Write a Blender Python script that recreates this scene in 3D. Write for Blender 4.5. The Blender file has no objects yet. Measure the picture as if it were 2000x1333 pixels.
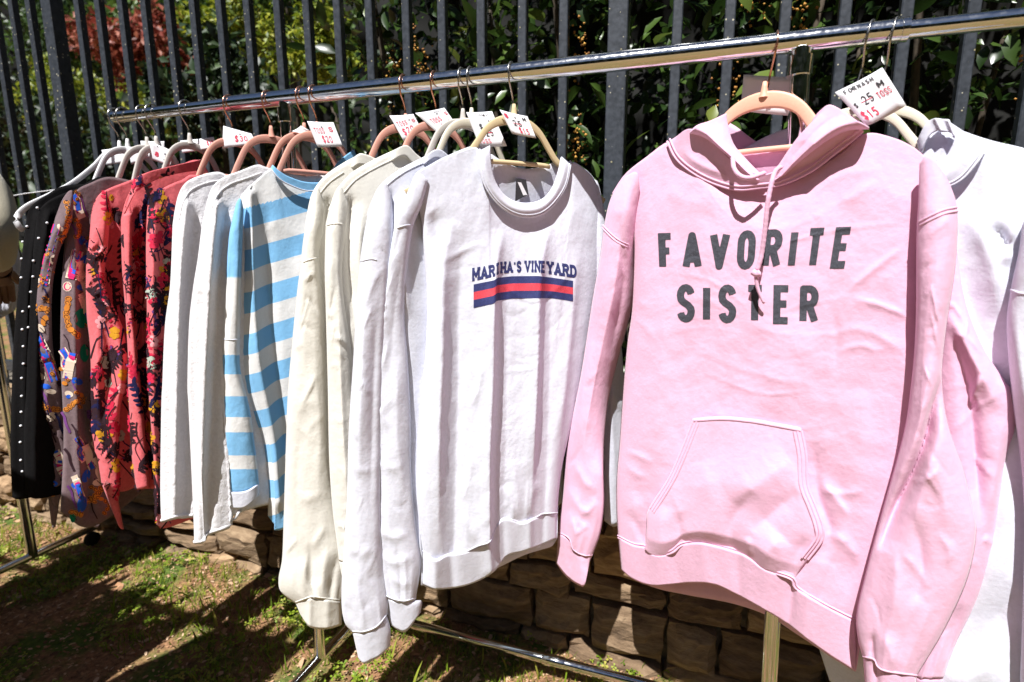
import bpy, bmesh, math, random
import numpy as np
from mathutils.kdtree import KDTree
from math import sin, cos, radians, pi, sqrt, atan2, hypot
random.seed(7); rng = np.random.default_rng(7)
S = bpy.context.scene
COL = S.collection

# ------------------------------------------------------------------ camera
FPX = 1049.0                       # focal length in photo pixels (photo 2000 x 1333)
CAM = np.array([0.0, 0.0, 1.13]); PITCH = radians(10.2); YAW = radians(19.2)
cd = bpy.data.cameras.new('camera'); cam = bpy.data.objects.new('camera', cd); COL.objects.link(cam)
cam.location = CAM; cam.rotation_euler = (pi/2 - PITCH, 0, YAW)
cd.sensor_width = 36; cd.lens = FPX/2000*36; cd.clip_start = .02; cd.clip_end = 2000
cd.dof.use_dof = True; cd.dof.focus_distance = 1.02; cd.dof.aperture_fstop = 3.5
S.camera = cam
# ------------------------------------------------------------------ light
SUN_AZ = radians(4)               # shadows run away from the camera, this far right of the fence's normal
SUN_EL = radians(58)
w = bpy.data.worlds.new('World'); S.world = w; w.use_nodes = True
nt = w.node_tree; bg = nt.nodes['Background']; sky = nt.nodes.new('ShaderNodeTexSky')
sky.sky_type = 'NISHITA'; sky.sun_disc = False; sky.sun_elevation = SUN_EL; sky.air_density = .5; sky.dust_density = .3
# direction TO the sun: (-sin, -cos) in the ground plane
sky.sun_rotation = atan2(-sin(SUN_AZ), -cos(SUN_AZ))
bg.inputs['Strength'].default_value = 0.05
nt.links.new(sky.outputs[0], bg.inputs[0])
sd = bpy.data.lights.new('sun', 'SUN'); sun = bpy.data.objects.new('sun', sd); COL.objects.link(sun)
sd.energy = 5.0; sd.angle = radians(.53); sd.color = (1, .98, .955)
sun.location = (0, 0, 6); sun.rotation_euler = (radians(90) - SUN_EL, 0, -SUN_AZ)
S.view_settings.view_transform = 'Standard'; S.view_settings.look = 'None'
S.view_settings.exposure = 0.7; S.view_settings.gamma = 1
S.render.engine = 'CYCLES'
S.render.resolution_x = 1024; S.render.resolution_y = 682

# ------------------------------------------------------------------ projection helpers (photo pixel -> ray)
_r = np.array([cos(YAW), sin(YAW), 0]); _f = np.array([-sin(YAW)*cos(PITCH), cos(YAW)*cos(PITCH), -sin(PITCH)])
_u = np.cross(_r, _f); RM = np.array([_r, _u, _f])
def rays(px):
    px = np.asarray(px, float)
    v = np.stack([(px[..., 0]-1000)/FPX, -(px[..., 1]-666.5)/FPX, np.ones(px.shape[:-1])], -1)
    return v @ RM
def to_px(P):
    v = (np.asarray(P, float) - CAM) @ RM.T
    return np.stack([1000+FPX*v[..., 0]/v[..., 2], 666.5-FPX*v[..., 1]/v[..., 2]], -1)
def at_y(px, Y):
    d = rays(px); return CAM + d*(Y/d[..., 1:2] if d.ndim > 1 else Y/d[1])
def at_z(px, Z):
    d = rays(px); return CAM + d*((Z-CAM[2])/d[2])
RAIL_Y = 1.0; RAIL_Z = CAM[2] + 0.31; RAIL_R = .0162

# ------------------------------------------------------------------ object helpers
LOC = {}
def empty(name, loc, label=None, cat=None, group=None):
    o = bpy.data.objects.new(name, None); COL.objects.link(o); o.location = loc
    o.empty_display_size = .05; LOC[o.name] = np.array(loc, float)
    return tag(o, label, cat, group)
def tag(o, label=None, cat=None, group=None, kind=None):
    if label: o['label'] = label
    if cat: o['category'] = cat
    if group: o['group'] = group
    if kind: o['kind'] = kind
    return o
def mesh(name, V, F, mats, smooth=True, fm=None):
    me = bpy.data.meshes.new(name)
    V = np.asarray(V, float)
    me.from_pydata(V.tolist(), [], F if isinstance(F, list) else F.tolist())
    for m in (mats if isinstance(mats, (list, tuple)) else [mats]): me.materials.append(m)
    if fm is not None: me.polygons.foreach_set('material_index', np.asarray(fm, np.int32))
    if smooth: me.polygons.foreach_set('use_smooth', np.ones(len(me.polygons), bool))
    me.update(); return me
def mk(name, V, F, mats, parent=None, smooth=True, fm=None, solid=0, kind=None):
    V = np.asarray(V, float)
    off = LOC[parent.name] if parent is not None else np.zeros(3)
    o = bpy.data.objects.new(name, mesh(name, V-off, F, mats, smooth, fm)); COL.objects.link(o)
    if parent is not None: o.parent = parent
    LOC[o.name] = off.copy()
    if solid:
        md = o.modifiers.new('thickness', 'SOLIDIFY'); md.thickness = solid; md.offset = -1
    if kind: o['kind'] = kind
    return o
class MB:                           # mesh builder for hard things
    def __init__(s): s.V = []; s.F = []; s.M = []; s.n = 0
    def add(s, V, F, m=0):
        V = np.asarray(V, float); s.V.append(V)
        for f in F: s.F.append([i+s.n for i in f]); s.M.append(m)
        s.n += len(V); return s
    def box(s, c, d, m=0, rz=0, bev=0):
        c = np.array(c, float); hx, hy, hz = np.array(d, float)/2
        if bev <= 0:
            V = np.array([[x, y, z] for z in (-hz, hz) for y in (-hy, hy) for x in (-hx, hx)])
            F = [[0, 2, 3, 1], [4, 5, 7, 6], [0, 1, 5, 4], [2, 6, 7, 3], [0, 4, 6, 2], [1, 3, 7, 5]]
        else:                       # chamfered in plan, plus bevelled caps
            b = min(bev, hx*.9, hy*.9)
            ring = np.array([[-hx+b, -hy], [hx-b, -hy], [hx, -hy+b], [hx, hy-b], [hx-b, hy], [-hx+b, hy], [-hx, hy-b], [-hx, -hy+b]])
            V = np.array([[x, y, z] for z in (-hz, hz) for x, y in ring])
            F = [[i, (i+1) % 8, 8+(i+1) % 8, 8+i] for i in range(8)] + [list(range(7, -1, -1)), list(range(8, 16))]
        if rz: V = V @ np.array([[cos(rz), sin(rz), 0], [-sin(rz), cos(rz), 0], [0, 0, 1]])
        return s.add(V+c, F, m)
    def tube(s, path, r, k=12, m=0, cap=True, up=None, b=None, sq=1.):
        P = np.asarray(path, float); n = len(P)
        T = np.gradient(P, axis=0); T /= np.linalg.norm(T, axis=1)[:, None]+1e-12
        r = np.broadcast_to(np.asarray(r, float), (n,)); bb = r if b is None else np.broadcast_to(np.asarray(b, float), (n,))
        if up is None:
            a = np.array([0, 0, 1.]) if abs(T[0][2]) < .9 else np.array([1., 0, 0])
        else: a = np.array(up, float)
        A = []; prev = None
        for t in T:
            if up is None and prev is not None: a = prev
            x = a - t*(a@t); x /= np.linalg.norm(x)+1e-12; A.append(x); prev = x
        A = np.array(A); B = np.cross(T, A)
        th = np.arange(k)*2*pi/k
        ct = np.sign(np.cos(th))*np.abs(np.cos(th))**sq; sn = np.sign(np.sin(th))*np.abs(np.sin(th))**sq
        V = P[:, None]+A[:, None]*ct[None, :, None]*bb[:, None, None]+B[:, None]*sn[None, :, None]*r[:, None, None]
        F = [[i*k+j, i*k+(j+1) % k, (i+1)*k+(j+1) % k, (i+1)*k+j] for i in range(n-1) for j in range(k)]
        if cap: F += [list(range(k-1, -1, -1)), [(n-1)*k+j for j in range(k)]]
        return s.add(V.reshape(-1, 3), F, m)
    def lathe(s, c, prof, axis=2, k=20, m=0):      # prof: (radius, along)
        c = np.array(c, float); n = len(prof); V = []
        for r, z in prof:
            for j in range(k):
                a = j*2*pi/k; p = [r*cos(a), r*sin(a), z]
                if axis == 0: p = [p[2], p[0], p[1]]
                if axis == 1: p = [p[0], p[2], p[1]]
                V.append(p)
        F = [[i*k+j, i*k+(j+1) % k, (i+1)*k+(j+1) % k, (i+1)*k+j] for i in range(n-1) for j in range(k)]
        return s.add(np.array(V)+c, F, m)
    def build(s, name, mats, parent=None, smooth=True, **kw):
        return mk(name, np.concatenate(s.V), s.F, mats, parent, smooth, s.M if isinstance(mats, list) else None, **kw)
def sharp(o, ang=35):
    me = o.data; bm = bmesh.new(); bm.from_mesh(me)
    for e in bm.edges:
        if len(e.link_faces) == 2 and e.calc_face_angle(0) > radians(ang): e.smooth = False
    bm.to_mesh(me); bm.free(); return o
def crv(pts, n):                    # Catmull-Rom through points, n samples evenly spaced by arc length
    P = np.asarray(pts, float)
    if len(P) == 2: return P[0]+(P[1]-P[0])*np.linspace(0, 1, n)[:, None]
    E = np.vstack([2*P[0]-P[1], P, 2*P[-1]-P[-2]]); out = []
    for i in range(1, len(E)-2):
        t = np.linspace(0, 1, 14, endpoint=False)[:, None]; a, b, c, d = E[i-1], E[i], E[i+1], E[i+2]
        out.append(.5*(2*b+(c-a)*t+(2*a-5*b+4*c-d)*t*t+(3*b-a-3*c+d)*t**3))
    Q = np.vstack(out+[P[-1:]])
    L = np.r_[0, np.cumsum(np.linalg.norm(np.diff(Q, axis=0), axis=1))]
    x = np.linspace(0, L[-1], n)
    return np.stack([np.interp(x, L, Q[:, k]) for k in range(Q.shape[1])], 1)
def pnoise(x, y, seed=0):           # 2-D gradient noise, vectorised
    x = np.asarray(x, float); y = np.asarray(y, float)
    xi = np.floor(x).astype(np.int64); yi = np.floor(y).astype(np.int64); xf = x-xi; yf = y-yi
    def g(ix, iy, dx, dy):
        h = (ix*374761393+iy*668265263+seed*1274126177) & 0xffffffff
        h = ((h ^ (h >> 13))*1103515245) & 0xffffffff; h ^= h >> 16
        a = (h & 1023)*(2*pi/1024); return np.cos(a)*dx+np.sin(a)*dy
    u = xf*xf*xf*(xf*(xf*6-15)+10); v = yf*yf*yf*(yf*(yf*6-15)+10)
    a = g(xi, yi, xf, yf); b = g(xi+1, yi, xf-1, yf); c = g(xi, yi+1, xf, yf-1); d = g(xi+1, yi+1, xf-1, yf-1)
    return (a+(b-a)*u)*(1-v)+(c+(d-c)*u)*v

# ------------------------------------------------------------------ materials
def newmat(name):
    m = bpy.data.materials.new(name); m.use_nodes = True
    return m, m.node_tree, m.node_tree.nodes['Principled BSDF']
def N(nt, typ, **kw):
    n = nt.nodes.new(typ)
    for k, v in kw.items():
        if k in n.inputs: n.inputs[k].default_value = v
        else: setattr(n, k, v)
    return n
def ramp(nt, fac, stops, interp='LINEAR'):
    r = nt.nodes.new('ShaderNodeValToRGB'); r.color_ramp.interpolation = interp
    e = r.color_ramp.elements
    while len(e) < len(stops): e.new(.5)
    for x, (p, c) in zip(e, stops): x.position = p; x.color = tuple(c)+((1,) if len(c) == 3 else ())
    nt.links.new(fac, r.inputs[0]); return r.outputs[0]
def fabric(name, col, rough=.92, weave=900, wstr=.45, wr=28, wrstr=.07, sheen=.25, var=.06, attr=None, col2=None, trans=0):
    m, nt, b = newmat(name); L = nt.links.new
    tc = N(nt, 'ShaderNodeTexCoord'); ob = tc.outputs['Object']
    n1 = N(nt, 'ShaderNodeTexNoise', Scale=wr, Detail=5, Roughness=.6); L(ob, n1.inputs[0])
    n2 = N(nt, 'ShaderNodeTexNoise', Scale=weave, Detail=2); L(ob, n2.inputs[0])
    n3 = N(nt, 'ShaderNodeTexNoise', Scale=170, Detail=3); L(ob, n3.inputs[0])
    mp = N(nt, 'ShaderNodeMapping'); mp.inputs['Scale'].default_value = (1, 1, .7); mp.inputs['Rotation'].default_value = (.3, .5, .2); L(ob, mp.inputs[0])
    nr = N(nt, 'ShaderNodeTexNoise', Scale=wr*.42, Detail=3, Roughness=.5, Distortion=.8); nr.noise_type = 'RIDGED_MULTIFRACTAL'; L(mp.outputs[0], nr.inputs[0])
    b0 = N(nt, 'ShaderNodeBump', Strength=.07, Distance=.004); L(nr.outputs[0], b0.inputs['Height'])
    b1 = N(nt, 'ShaderNodeBump', Strength=wrstr, Distance=.004); L(n1.outputs[0], b1.inputs['Height']); L(b0.outputs[0], b1.inputs['Normal'])
    b3 = N(nt, 'ShaderNodeBump', Strength=wstr, Distance=.0012); L(n3.outputs[0], b3.inputs['Height']); L(b1.outputs[0], b3.inputs['Normal'])
    b2 = N(nt, 'ShaderNodeBump', Strength=wstr, Distance=.0006); L(n2.outputs[0], b2.inputs['Height']); L(b3.outputs[0], b2.inputs['Normal'])
    L(b2.outputs[0], b.inputs['Normal'])
    c = np.array(col); lo = tuple(np.clip(c*(1-var), 0, 1)); hi = tuple(np.clip(c*(1+var*.5), 0, 1))
    cc = ramp(nt, n3.outputs[0], [(.3, lo), (.7, hi)])
    if attr:
        a = N(nt, 'ShaderNodeAttribute', attribute_name=attr)
        fr = N(nt, 'ShaderNodeMath', operation='FRACT'); L(a.outputs['Fac'], fr.inputs[0])
        msk = ramp(nt, fr.outputs[0], [(0, (0, 0, 0)), (.012, (1, 1, 1)), (.5, (1, 1, 1)), (.512, (0, 0, 0))])
        mx = N(nt, 'ShaderNodeMix', data_type='RGBA'); L(msk, mx.inputs[0]); L(cc, mx.inputs[6]); mx.inputs[7].default_value = (*col2, 1)
        cc = mx.outputs[2]
    L(cc, b.inputs['Base Color']); b.inputs['Roughness'].default_value = rough
    b.inputs['Specular IOR Level'].default_value = .12
    b.inputs['Sheen Weight'].default_value = sheen; b.inputs['Sheen Roughness'].default_value = .5
    if trans:
        t = N(nt, 'ShaderNodeBsdfTranslucent'); L(cc, t.inputs[0])
        ms = N(nt, 'ShaderNodeMixShader'); ms.inputs[0].default_value = trans
        L(b.outputs[0], ms.inputs[1]); L(t.outputs[0], ms.inputs[2]); L(ms.outputs[0], nt.nodes['Material Output'].inputs[0])
    return m
def plain(name, col, rough=.5, metal=0, spec=.5, bump=0, bscale=200, var=0):
    m, nt, b = newmat(name)
    b.inputs['Base Color'].default_value = (*col, 1); b.inputs['Roughness'].default_value = rough
    b.inputs['Metallic'].default_value = metal; b.inputs['Specular IOR Level'].default_value = spec
    tc = N(nt, 'ShaderNodeTexCoord'); n = N(nt, 'ShaderNodeTexNoise', Scale=bscale, Detail=4); nt.links.new(tc.outputs['Object'], n.inputs[0])
    if bump:
        bp = N(nt, 'ShaderNodeBump', Strength=bump, Distance=.001); nt.links.new(n.outputs[0], bp.inputs['Height']); nt.links.new(bp.outputs[0], b.inputs['Normal'])
    if var:
        c = np.array(col); nt.links.new(ramp(nt, n.outputs[0], [(.3, tuple(c*(1-var))), (.7, tuple(np.clip(c*(1+var), 0, 1)))]), b.inputs['Base Color'])
    return m
M = {}
M['pink'] = fabric('pink_fleece', (.81, .485, .655), var=.035, trans=.06)
M['pinkrib'] = fabric('pink_rib', (.81, .485, .655), weave=500, wstr=.4, trans=.06)
M['white'] = fabric('white_fleece', (.71, .725, .82), var=.05, trans=.08)
M['cream'] = fabric('cream_fleece', (.77, .75, .69), var=.03, trans=.08)
M['fuzzy'] = fabric('fuzzy_white_knit', (.75, .74, .77), weave=420, wstr=.9, wr=60, wrstr=.4, sheen=.5, var=.08, trans=.06)
M['stripe'] = fabric('blue_white_stripe', (.76, .76, .76), attr='stripe', col2=(.22, .50, .80), var=.03, trans=.05)
M['skyblue'] = fabric('sky_blue_rib', (.22, .50, .80), weave=500, wstr=.4)
M['coral'] = fabric('coral_crepe', (.76, .16, .18), weave=500, wstr=.5, wr=60, var=.12, sheen=.1, trans=.06)
M['mauve'] = fabric('mauve_crepe', (.18, .125, .135), weave=500, wstr=.5, wr=60, var=.15, sheen=.1)
M['black'] = fabric('black_jersey', (.006, .0055, .006), var=.2, sheen=.0)
M['ink'] = plain('dark_grey_print', (.05, .052, .068), .75, bump=.4, bscale=700, var=.5)
M['navy'] = plain('navy_print', (.022, .03, .13), .75, bump=.4, bscale=700, var=.4)
M['redp'] = plain('red_print', (.62, .05, .075), .75, bump=.4, bscale=700, var=.25)
def metal(name, col, rough, scr=.15):
    m, nt, b = newmat(name); b.inputs['Base Color'].default_value = (*col, 1); b.inputs['Metallic'].default_value = 1
    tc = N(nt, 'ShaderNodeTexCoord'); n = N(nt, 'ShaderNodeTexNoise', Scale=120, Detail=6, Roughness=.7); nt.links.new(tc.outputs['Object'], n.inputs[0])
    nt.links.new(ramp(nt, n.outputs[0], [(.35, (rough,)*3), (.75, (rough+scr,)*3)]), b.inputs['Roughness'])
    bp = N(nt, 'ShaderNodeBump', Strength=.06, Distance=.0006); nt.links.new(n.outputs[0], bp.inputs['Height']); nt.links.new(bp.outputs[0], b.inputs['Normal'])
    return m
M['chrome'] = metal('scuffed_chrome', (.78, .79, .80), .06, .16)
M['steel'] = metal('steel_wire', (.55, .53, .50), .2)
M['rosegold'] = metal('rose_gold_wire', (.78, .40, .28), .2)
M['velvetpink'] = plain('blush_velvet', (.66, .33, .26), .8, spec=.2, bump=.2, bscale=900, var=.08)
M['peach'] = plain('peach_plastic', (.82, .45, .32), .5, bump=.1, bscale=300, var=.04)
M['velvetcream'] = plain('ivory_velvet', (.74, .69, .56), .75, spec=.2, bump=.2, bscale=900, var=.06)
M['velvettan'] = plain('tan_velvet', (.62, .50, .30), .75, spec=.2, bump=.2, bscale=900, var=.08)
M['velvetgrey'] = plain('pale_grey_velvet', (.52, .49, .46), .75, spec=.2, bump=.2, bscale=900, var=.06)
M['plasticwhite'] = plain('white_plastic', (.72, .72, .74), .4)
M['paper'] = plain('white_card', (.80, .80, .84), .8, spec=.2)
M['inkred'] = plain('red_pen', (.62, .03, .08), .7)
M['inkblack'] = plain('black_pen', (.03, .03, .035), .7)
M['inkgrey'] = plain('grey_printing', (.12, .12, .13), .7)
M['rubber'] = plain('black_rubber', (.015, .015, .015), .6)

# ------------------------------------------------------------------ cloth toolkit
class Plane:                        # a vertical plane a garment hangs in
    def __init__(s, x, y, alpha):
        a = radians(alpha); s.e = np.array([cos(a), sin(a), 0]); s.n = np.array([sin(a), -cos(a), 0])
        s.o = np.array([x, y, RAIL_Z]); s.a = alpha
    def un(s, px, off=0):
        d = rays(px); t = ((s.o-CAM)@s.n+off)/(d@s.n); return CAM+d*np.asarray(t)[..., None]
    def P(s, u, z, off=0): return s.o+s.e*u+np.array([0, 0, z])+s.n*off
    def p(s, u, z, off=0): return tuple(to_px(s.P(u, z, off)))
    def moved(s, u, alpha, dz=0):
        q = s.P(u, dz); return Plane(q[0], q[1], alpha)
def seg_dist(G, poly):
    """distance to polyline, side sign and position 0..1 along it"""
    P = np.asarray(poly, float); best = np.full(G.shape[:-1], 1e9); sd = np.zeros_like(best); pos = np.zeros_like(best)
    L = np.r_[0, np.cumsum(np.linalg.norm(np.diff(P, axis=0), axis=1))]
    for i in range(len(P)-1):
        a, b = P[i], P[i+1]; ab = b-a; t = np.clip(((G-a)@ab)/(ab@ab+1e-9), 0, 1)
        c = a+t[..., None]*ab; v = G-c; d = np.hypot(v[..., 0], v[..., 1])
        cr = ab[0]*v[..., 1]-ab[1]*v[..., 0]; k = d < best
        best = np.where(k, d, best); sd = np.where(k, np.sign(cr), sd); pos = np.where(k, (L[i]+t*(L[i+1]-L[i]))/L[-1], pos)
    return best, sd, pos
def fold_field(G, folds):
    """sum of ridges (+) and valleys (-): (polyline, width, amplitude[, asym[, fade]]);
    asym > 0 makes the side to the right of a downward line steeper, < 0 the left side"""
    D = np.zeros(G.shape[:-1])
    for f in folds:
        poly, wd, amp = f[:3]; asym = f[3] if len(f) > 3 else 0; fade = f[4] if len(f) > 4 else 'both'
        poly = crv(poly, max(4, 6*len(poly))); d, sd, pos = seg_dist(G, poly)
        ww = np.full_like(d, wd)
        if asym: ww = np.where(sd*np.sign(asym) < 0, wd*(1-abs(asym)), wd)
        e = np.ones_like(pos)
        if fade in ('both', 'top'): e = e*np.clip(pos/.3, 0, 1)**.8
        if fade in ('both', 'bot'): e = e*np.clip((1-pos)/.3, 0, 1)**.8
        D += amp*np.exp(-(d/ww)**1.45)*e
    return D
class Surf: pass
def sheet(pl, top, bot, left=(), right=(), nu=40, nv=60, off=0, bulge=.02, prof=3., folds=(), wr=.0018, seed=0,
          side=1, tp=((0, 1), (1, 1)), exact=True, wrs=(.045, .09), lowf=.0, fr=None, wmod=None, crease=0, gather=0, camp=.0042, peak=None, tilt=0):
    T = crv(top, nu); B = crv(bot, nu)
    Lc = crv([T[0]]+list(left)+[B[0]], nv); R = crv([T[-1]]+list(right)+[B[-1]], nv)
    s = np.linspace(0, 1, nu)[None, :, None]; t = np.linspace(0, 1, nv)[:, None, None]
    G = (1-t)*T[None]+t*B[None]+(1-s)*Lc[:, None]+s*R[:, None]-((1-s)*(1-t)*T[0]+s*(1-t)*T[-1]+(1-s)*t*B[0]+s*t*B[-1])
    sv = s[0, :, 0]; tv = t[:, 0, 0]
    pr = (1-np.abs(2*sv-1)**prof)**.5
    if peak is not None:            # a roll that overhangs near one side
        pr = np.where(sv < peak, np.sqrt(np.clip(1-((peak-sv)/peak)**2, 0, 1)), (1-np.clip((sv-peak)/(1-peak), 0, 1))**.8) if peak < .5 else np.where(sv > peak, np.sqrt(np.clip(1-((sv-peak)/(1-peak))**2, 0, 1)), (sv/peak)**.8)
    tt = np.interp(tv, [a for a, _ in tp], [b for _, b in tp])
    P0 = pl.un(G, off); uu = (P0-pl.o)@pl.e; zz = P0[..., 2]
    edge = np.clip(np.minimum(sv, 1-sv)*12, 0, 1)[None, :]
    if crease or gather:
        rc = random.Random(seed*13+5); folds = list(folds); gp = lambda a, b: tuple(G[int(np.clip(a, 0, 1)*(nv-1)), int(np.clip(b, 0, 1)*(nu-1))])
        for i in range(crease):
            t0 = rc.choice([rc.gauss(.5, .09), rc.gauss(.9, .05), rc.uniform(.2, .97), rc.gauss(.28, .06)]); s0 = rc.uniform(.05, .5); s1 = s0+rc.uniform(.2, .5); dt = rc.uniform(-.07, .07)
            wpx = rc.uniform(3.0, 7.5); folds.append(([gp(t0, s0), gp(t0+dt*.35+rc.uniform(-.012, .012), (s0+s1)/2), gp(t0+dt, s1)], wpx, rc.choice([1, 1, -.6])*rc.uniform(.35, 1)*camp, rc.choice([.5, -.5, 0])))
        for i in range(gather):
            s0 = (i+rc.uniform(.15, .85))/gather; l_ = rc.uniform(.05, .16); folds.append(([gp(1-l_, s0+rc.uniform(-.02, .02)), gp(1-l_*.5, s0), gp(1, s0)], rc.uniform(4, 9), rc.choice([1, -.8])*rc.uniform(.5, 1)*camp, 0, 'top'))
    D = side*bulge*pr[None, :]*tt[:, None]-tilt*np.clip(sv-.45, 0, 1)[None, :]*np.clip(np.sin(pi*np.clip(tv*1.25+.03, 0, 1)), 0, 1)[:, None]
    nz = wr*(pnoise(uu/wrs[0]+seed*7.1, zz/wrs[1], seed)+.6*pnoise(uu/wrs[0]*2.3, zz/wrs[1]*1.9+seed, seed+5)+.35*pnoise(uu/wrs[0]*5, zz/wrs[1]*7, seed+9))
    if lowf: nz = nz+lowf*pnoise(uu/.16+seed*3.3, zz/.22, seed+21)
    if wmod is not None: nz = nz*wmod(sv[None, :], tv[:, None])
    D = D+nz*edge
    if len(folds): D = D+side*fold_field(G, folds)*(edge if fr is None else fr(sv[None, :], tv[:, None]))
    if exact: P = pl.un(G.reshape(-1, 2), off+D.reshape(-1)).reshape(nv, nu, 3)
    else: P = P0+pl.n*D[..., None]
    o = Surf(); o.P = P; o.G = G; o.nu = nu; o.nv = nv; o.pl = pl
    dPu = np.gradient(P, axis=1); dPv = np.gradient(P, axis=0); n = np.cross(dPu, dPv); n /= np.linalg.norm(n, axis=-1)[..., None]+1e-12
    if np.mean(n@pl.n)*side < 0: n = -n
    o.N = n; o.Du = dPu; o.Dv = dPv; o.Gu = np.gradient(G, axis=1); o.Gv = np.gradient(G, axis=0)
    o.side = side
    return o
def sample(o, q, lift=.001, clip=1.6, mask=False):
    """3-D points (and normals) on a sheet for photo-pixel positions q"""
    q = np.asarray(q, float).reshape(-1, 2); Gf = o.G.reshape(-1, 2)
    if not hasattr(o, 'kd'):
        o.kd = KDTree(len(Gf))
        for i, (x, y) in enumerate(Gf.tolist()): o.kd.insert((x, y, 0), i)
        o.kd.balance()
    k = np.array([o.kd.find((x, y, 0))[1] for x, y in q.tolist()])
    a = o.Gu.reshape(-1, 2)[k]; b = o.Gv.reshape(-1, 2)[k]; r = q-Gf[k]
    det = a[:, 0]*b[:, 1]-a[:, 1]*b[:, 0]; det = np.where(np.abs(det) < 1e-9, 1e-9, det)
    x = (r[:, 0]*b[:, 1]-r[:, 1]*b[:, 0])/det; y = (a[:, 0]*r[:, 1]-a[:, 1]*r[:, 0])/det
    ok = (np.abs(x) < 1.05) & (np.abs(y) < 1.05); x = np.clip(x, -clip, clip); y = np.clip(y, -clip, clip)
    n = o.N.reshape(-1, 3)[k]
    P = o.P.reshape(-1, 3)[k]+o.Du.reshape(-1, 3)[k]*x[:, None]+o.Dv.reshape(-1, 3)[k]*y[:, None]+n*lift
    return (P, n, ok) if mask else (P, n)
def grid_faces(nv, nu, base=0, flip=False):
    i = (np.arange(nv-1)[:, None]*nu+np.arange(nu-1)[None]).reshape(-1)+base
    F = np.stack([i, i+1, i+nu+1, i+nu], 1)
    return F[:, ::-1] if flip else F
def cloth(name, sheets, mat, parent, solid=.0022, attr=None):
    V = []; F = []; b = 0; A = []
    for o in sheets:
        i, j = o.nv//2, o.nu//2; c = np.cross(o.P[i, j+1]-o.P[i, j], o.P[i+1, j]-o.P[i, j])
        V.append(o.P.reshape(-1, 3)); F.append(grid_faces(o.nv, o.nu, b, (c@o.pl.n)*o.side < 0)); b += o.nu*o.nv
        if attr is not None: A.append(attr(o).reshape(-1))
    ob = mk(name, np.vstack(V), np.vstack(F), mat, parent, solid=solid)
    if attr is not None:
        at = ob.data.attributes.new('stripe', 'FLOAT', 'POINT'); at.data.foreach_set('value', np.concatenate(A).astype(np.float32))
    return ob
def tube2(pl, top, bot, left, right, nu=22, nv=70, off=0, th=.022, seed=0, folds=(), wr=.0018, prof=2., tp=((0, .6), (.15, 1), (1, 1)), exact=True, back=.8, lowf=0, **kw):
    """closed flattened tube (sleeve): front and back sheets that meet at both sides"""
    a = sheet(pl, top, bot, left, right, nu, nv, off, th, prof, folds, wr, seed, 1, tp, exact, lowf=lowf, **kw)
    b = sheet(pl, top, bot, left, right, max(8, nu//2), max(12, nv//2), off, th*back, prof, (), wr, seed+3, -1, tp, exact, tilt=kw.get('tilt', 0))
    return [a, b]
def strip(o, q, wd, hgt, name, mat, parent, n=None, lift=.0003, offs=(0,)):
    """raised seam / stitched tape lying on a sheet along photo-pixel polyline q; offs = parallel lines (m)"""
    V = []; F = []; b = 0
    Q = crv(q, n or max(6, int(sum(hypot(q[i+1][0]-q[i][0], q[i+1][1]-q[i][1]) for i in range(len(q)-1))/6)))
    P, Nn = sample(o, Q, lift)
    T = np.gradient(P, axis=0); T /= np.linalg.norm(T, axis=1)[:, None]+1e-12
    ker = np.ones(5)/5
    if len(Nn) > 8:
        Nn = np.stack([np.convolve(np.pad(Nn[:, k], 2, mode='edge'), ker, 'valid') for k in range(3)], 1)
    Sd = np.cross(Nn, T); Sd /= np.linalg.norm(Sd, axis=1)[:, None]+1e-12
    for of in offs:
        for x, h in ((-.5, -.0008), (-.32, hgt*.42), (0, hgt*.6), (.32, hgt*.42), (.5, -.0008)): V.append(P+Sd*(x*wd+of)+Nn*h)
        m = len(P); F += [[b+k*m+i, b+k*m+i+1, b+(k+1)*m+i+1, b+(k+1)*m+i] for k in range(4) for i in range(m-1)]; b += 5*m
    return mk(name, np.vstack(V), F, mat, parent)

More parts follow.
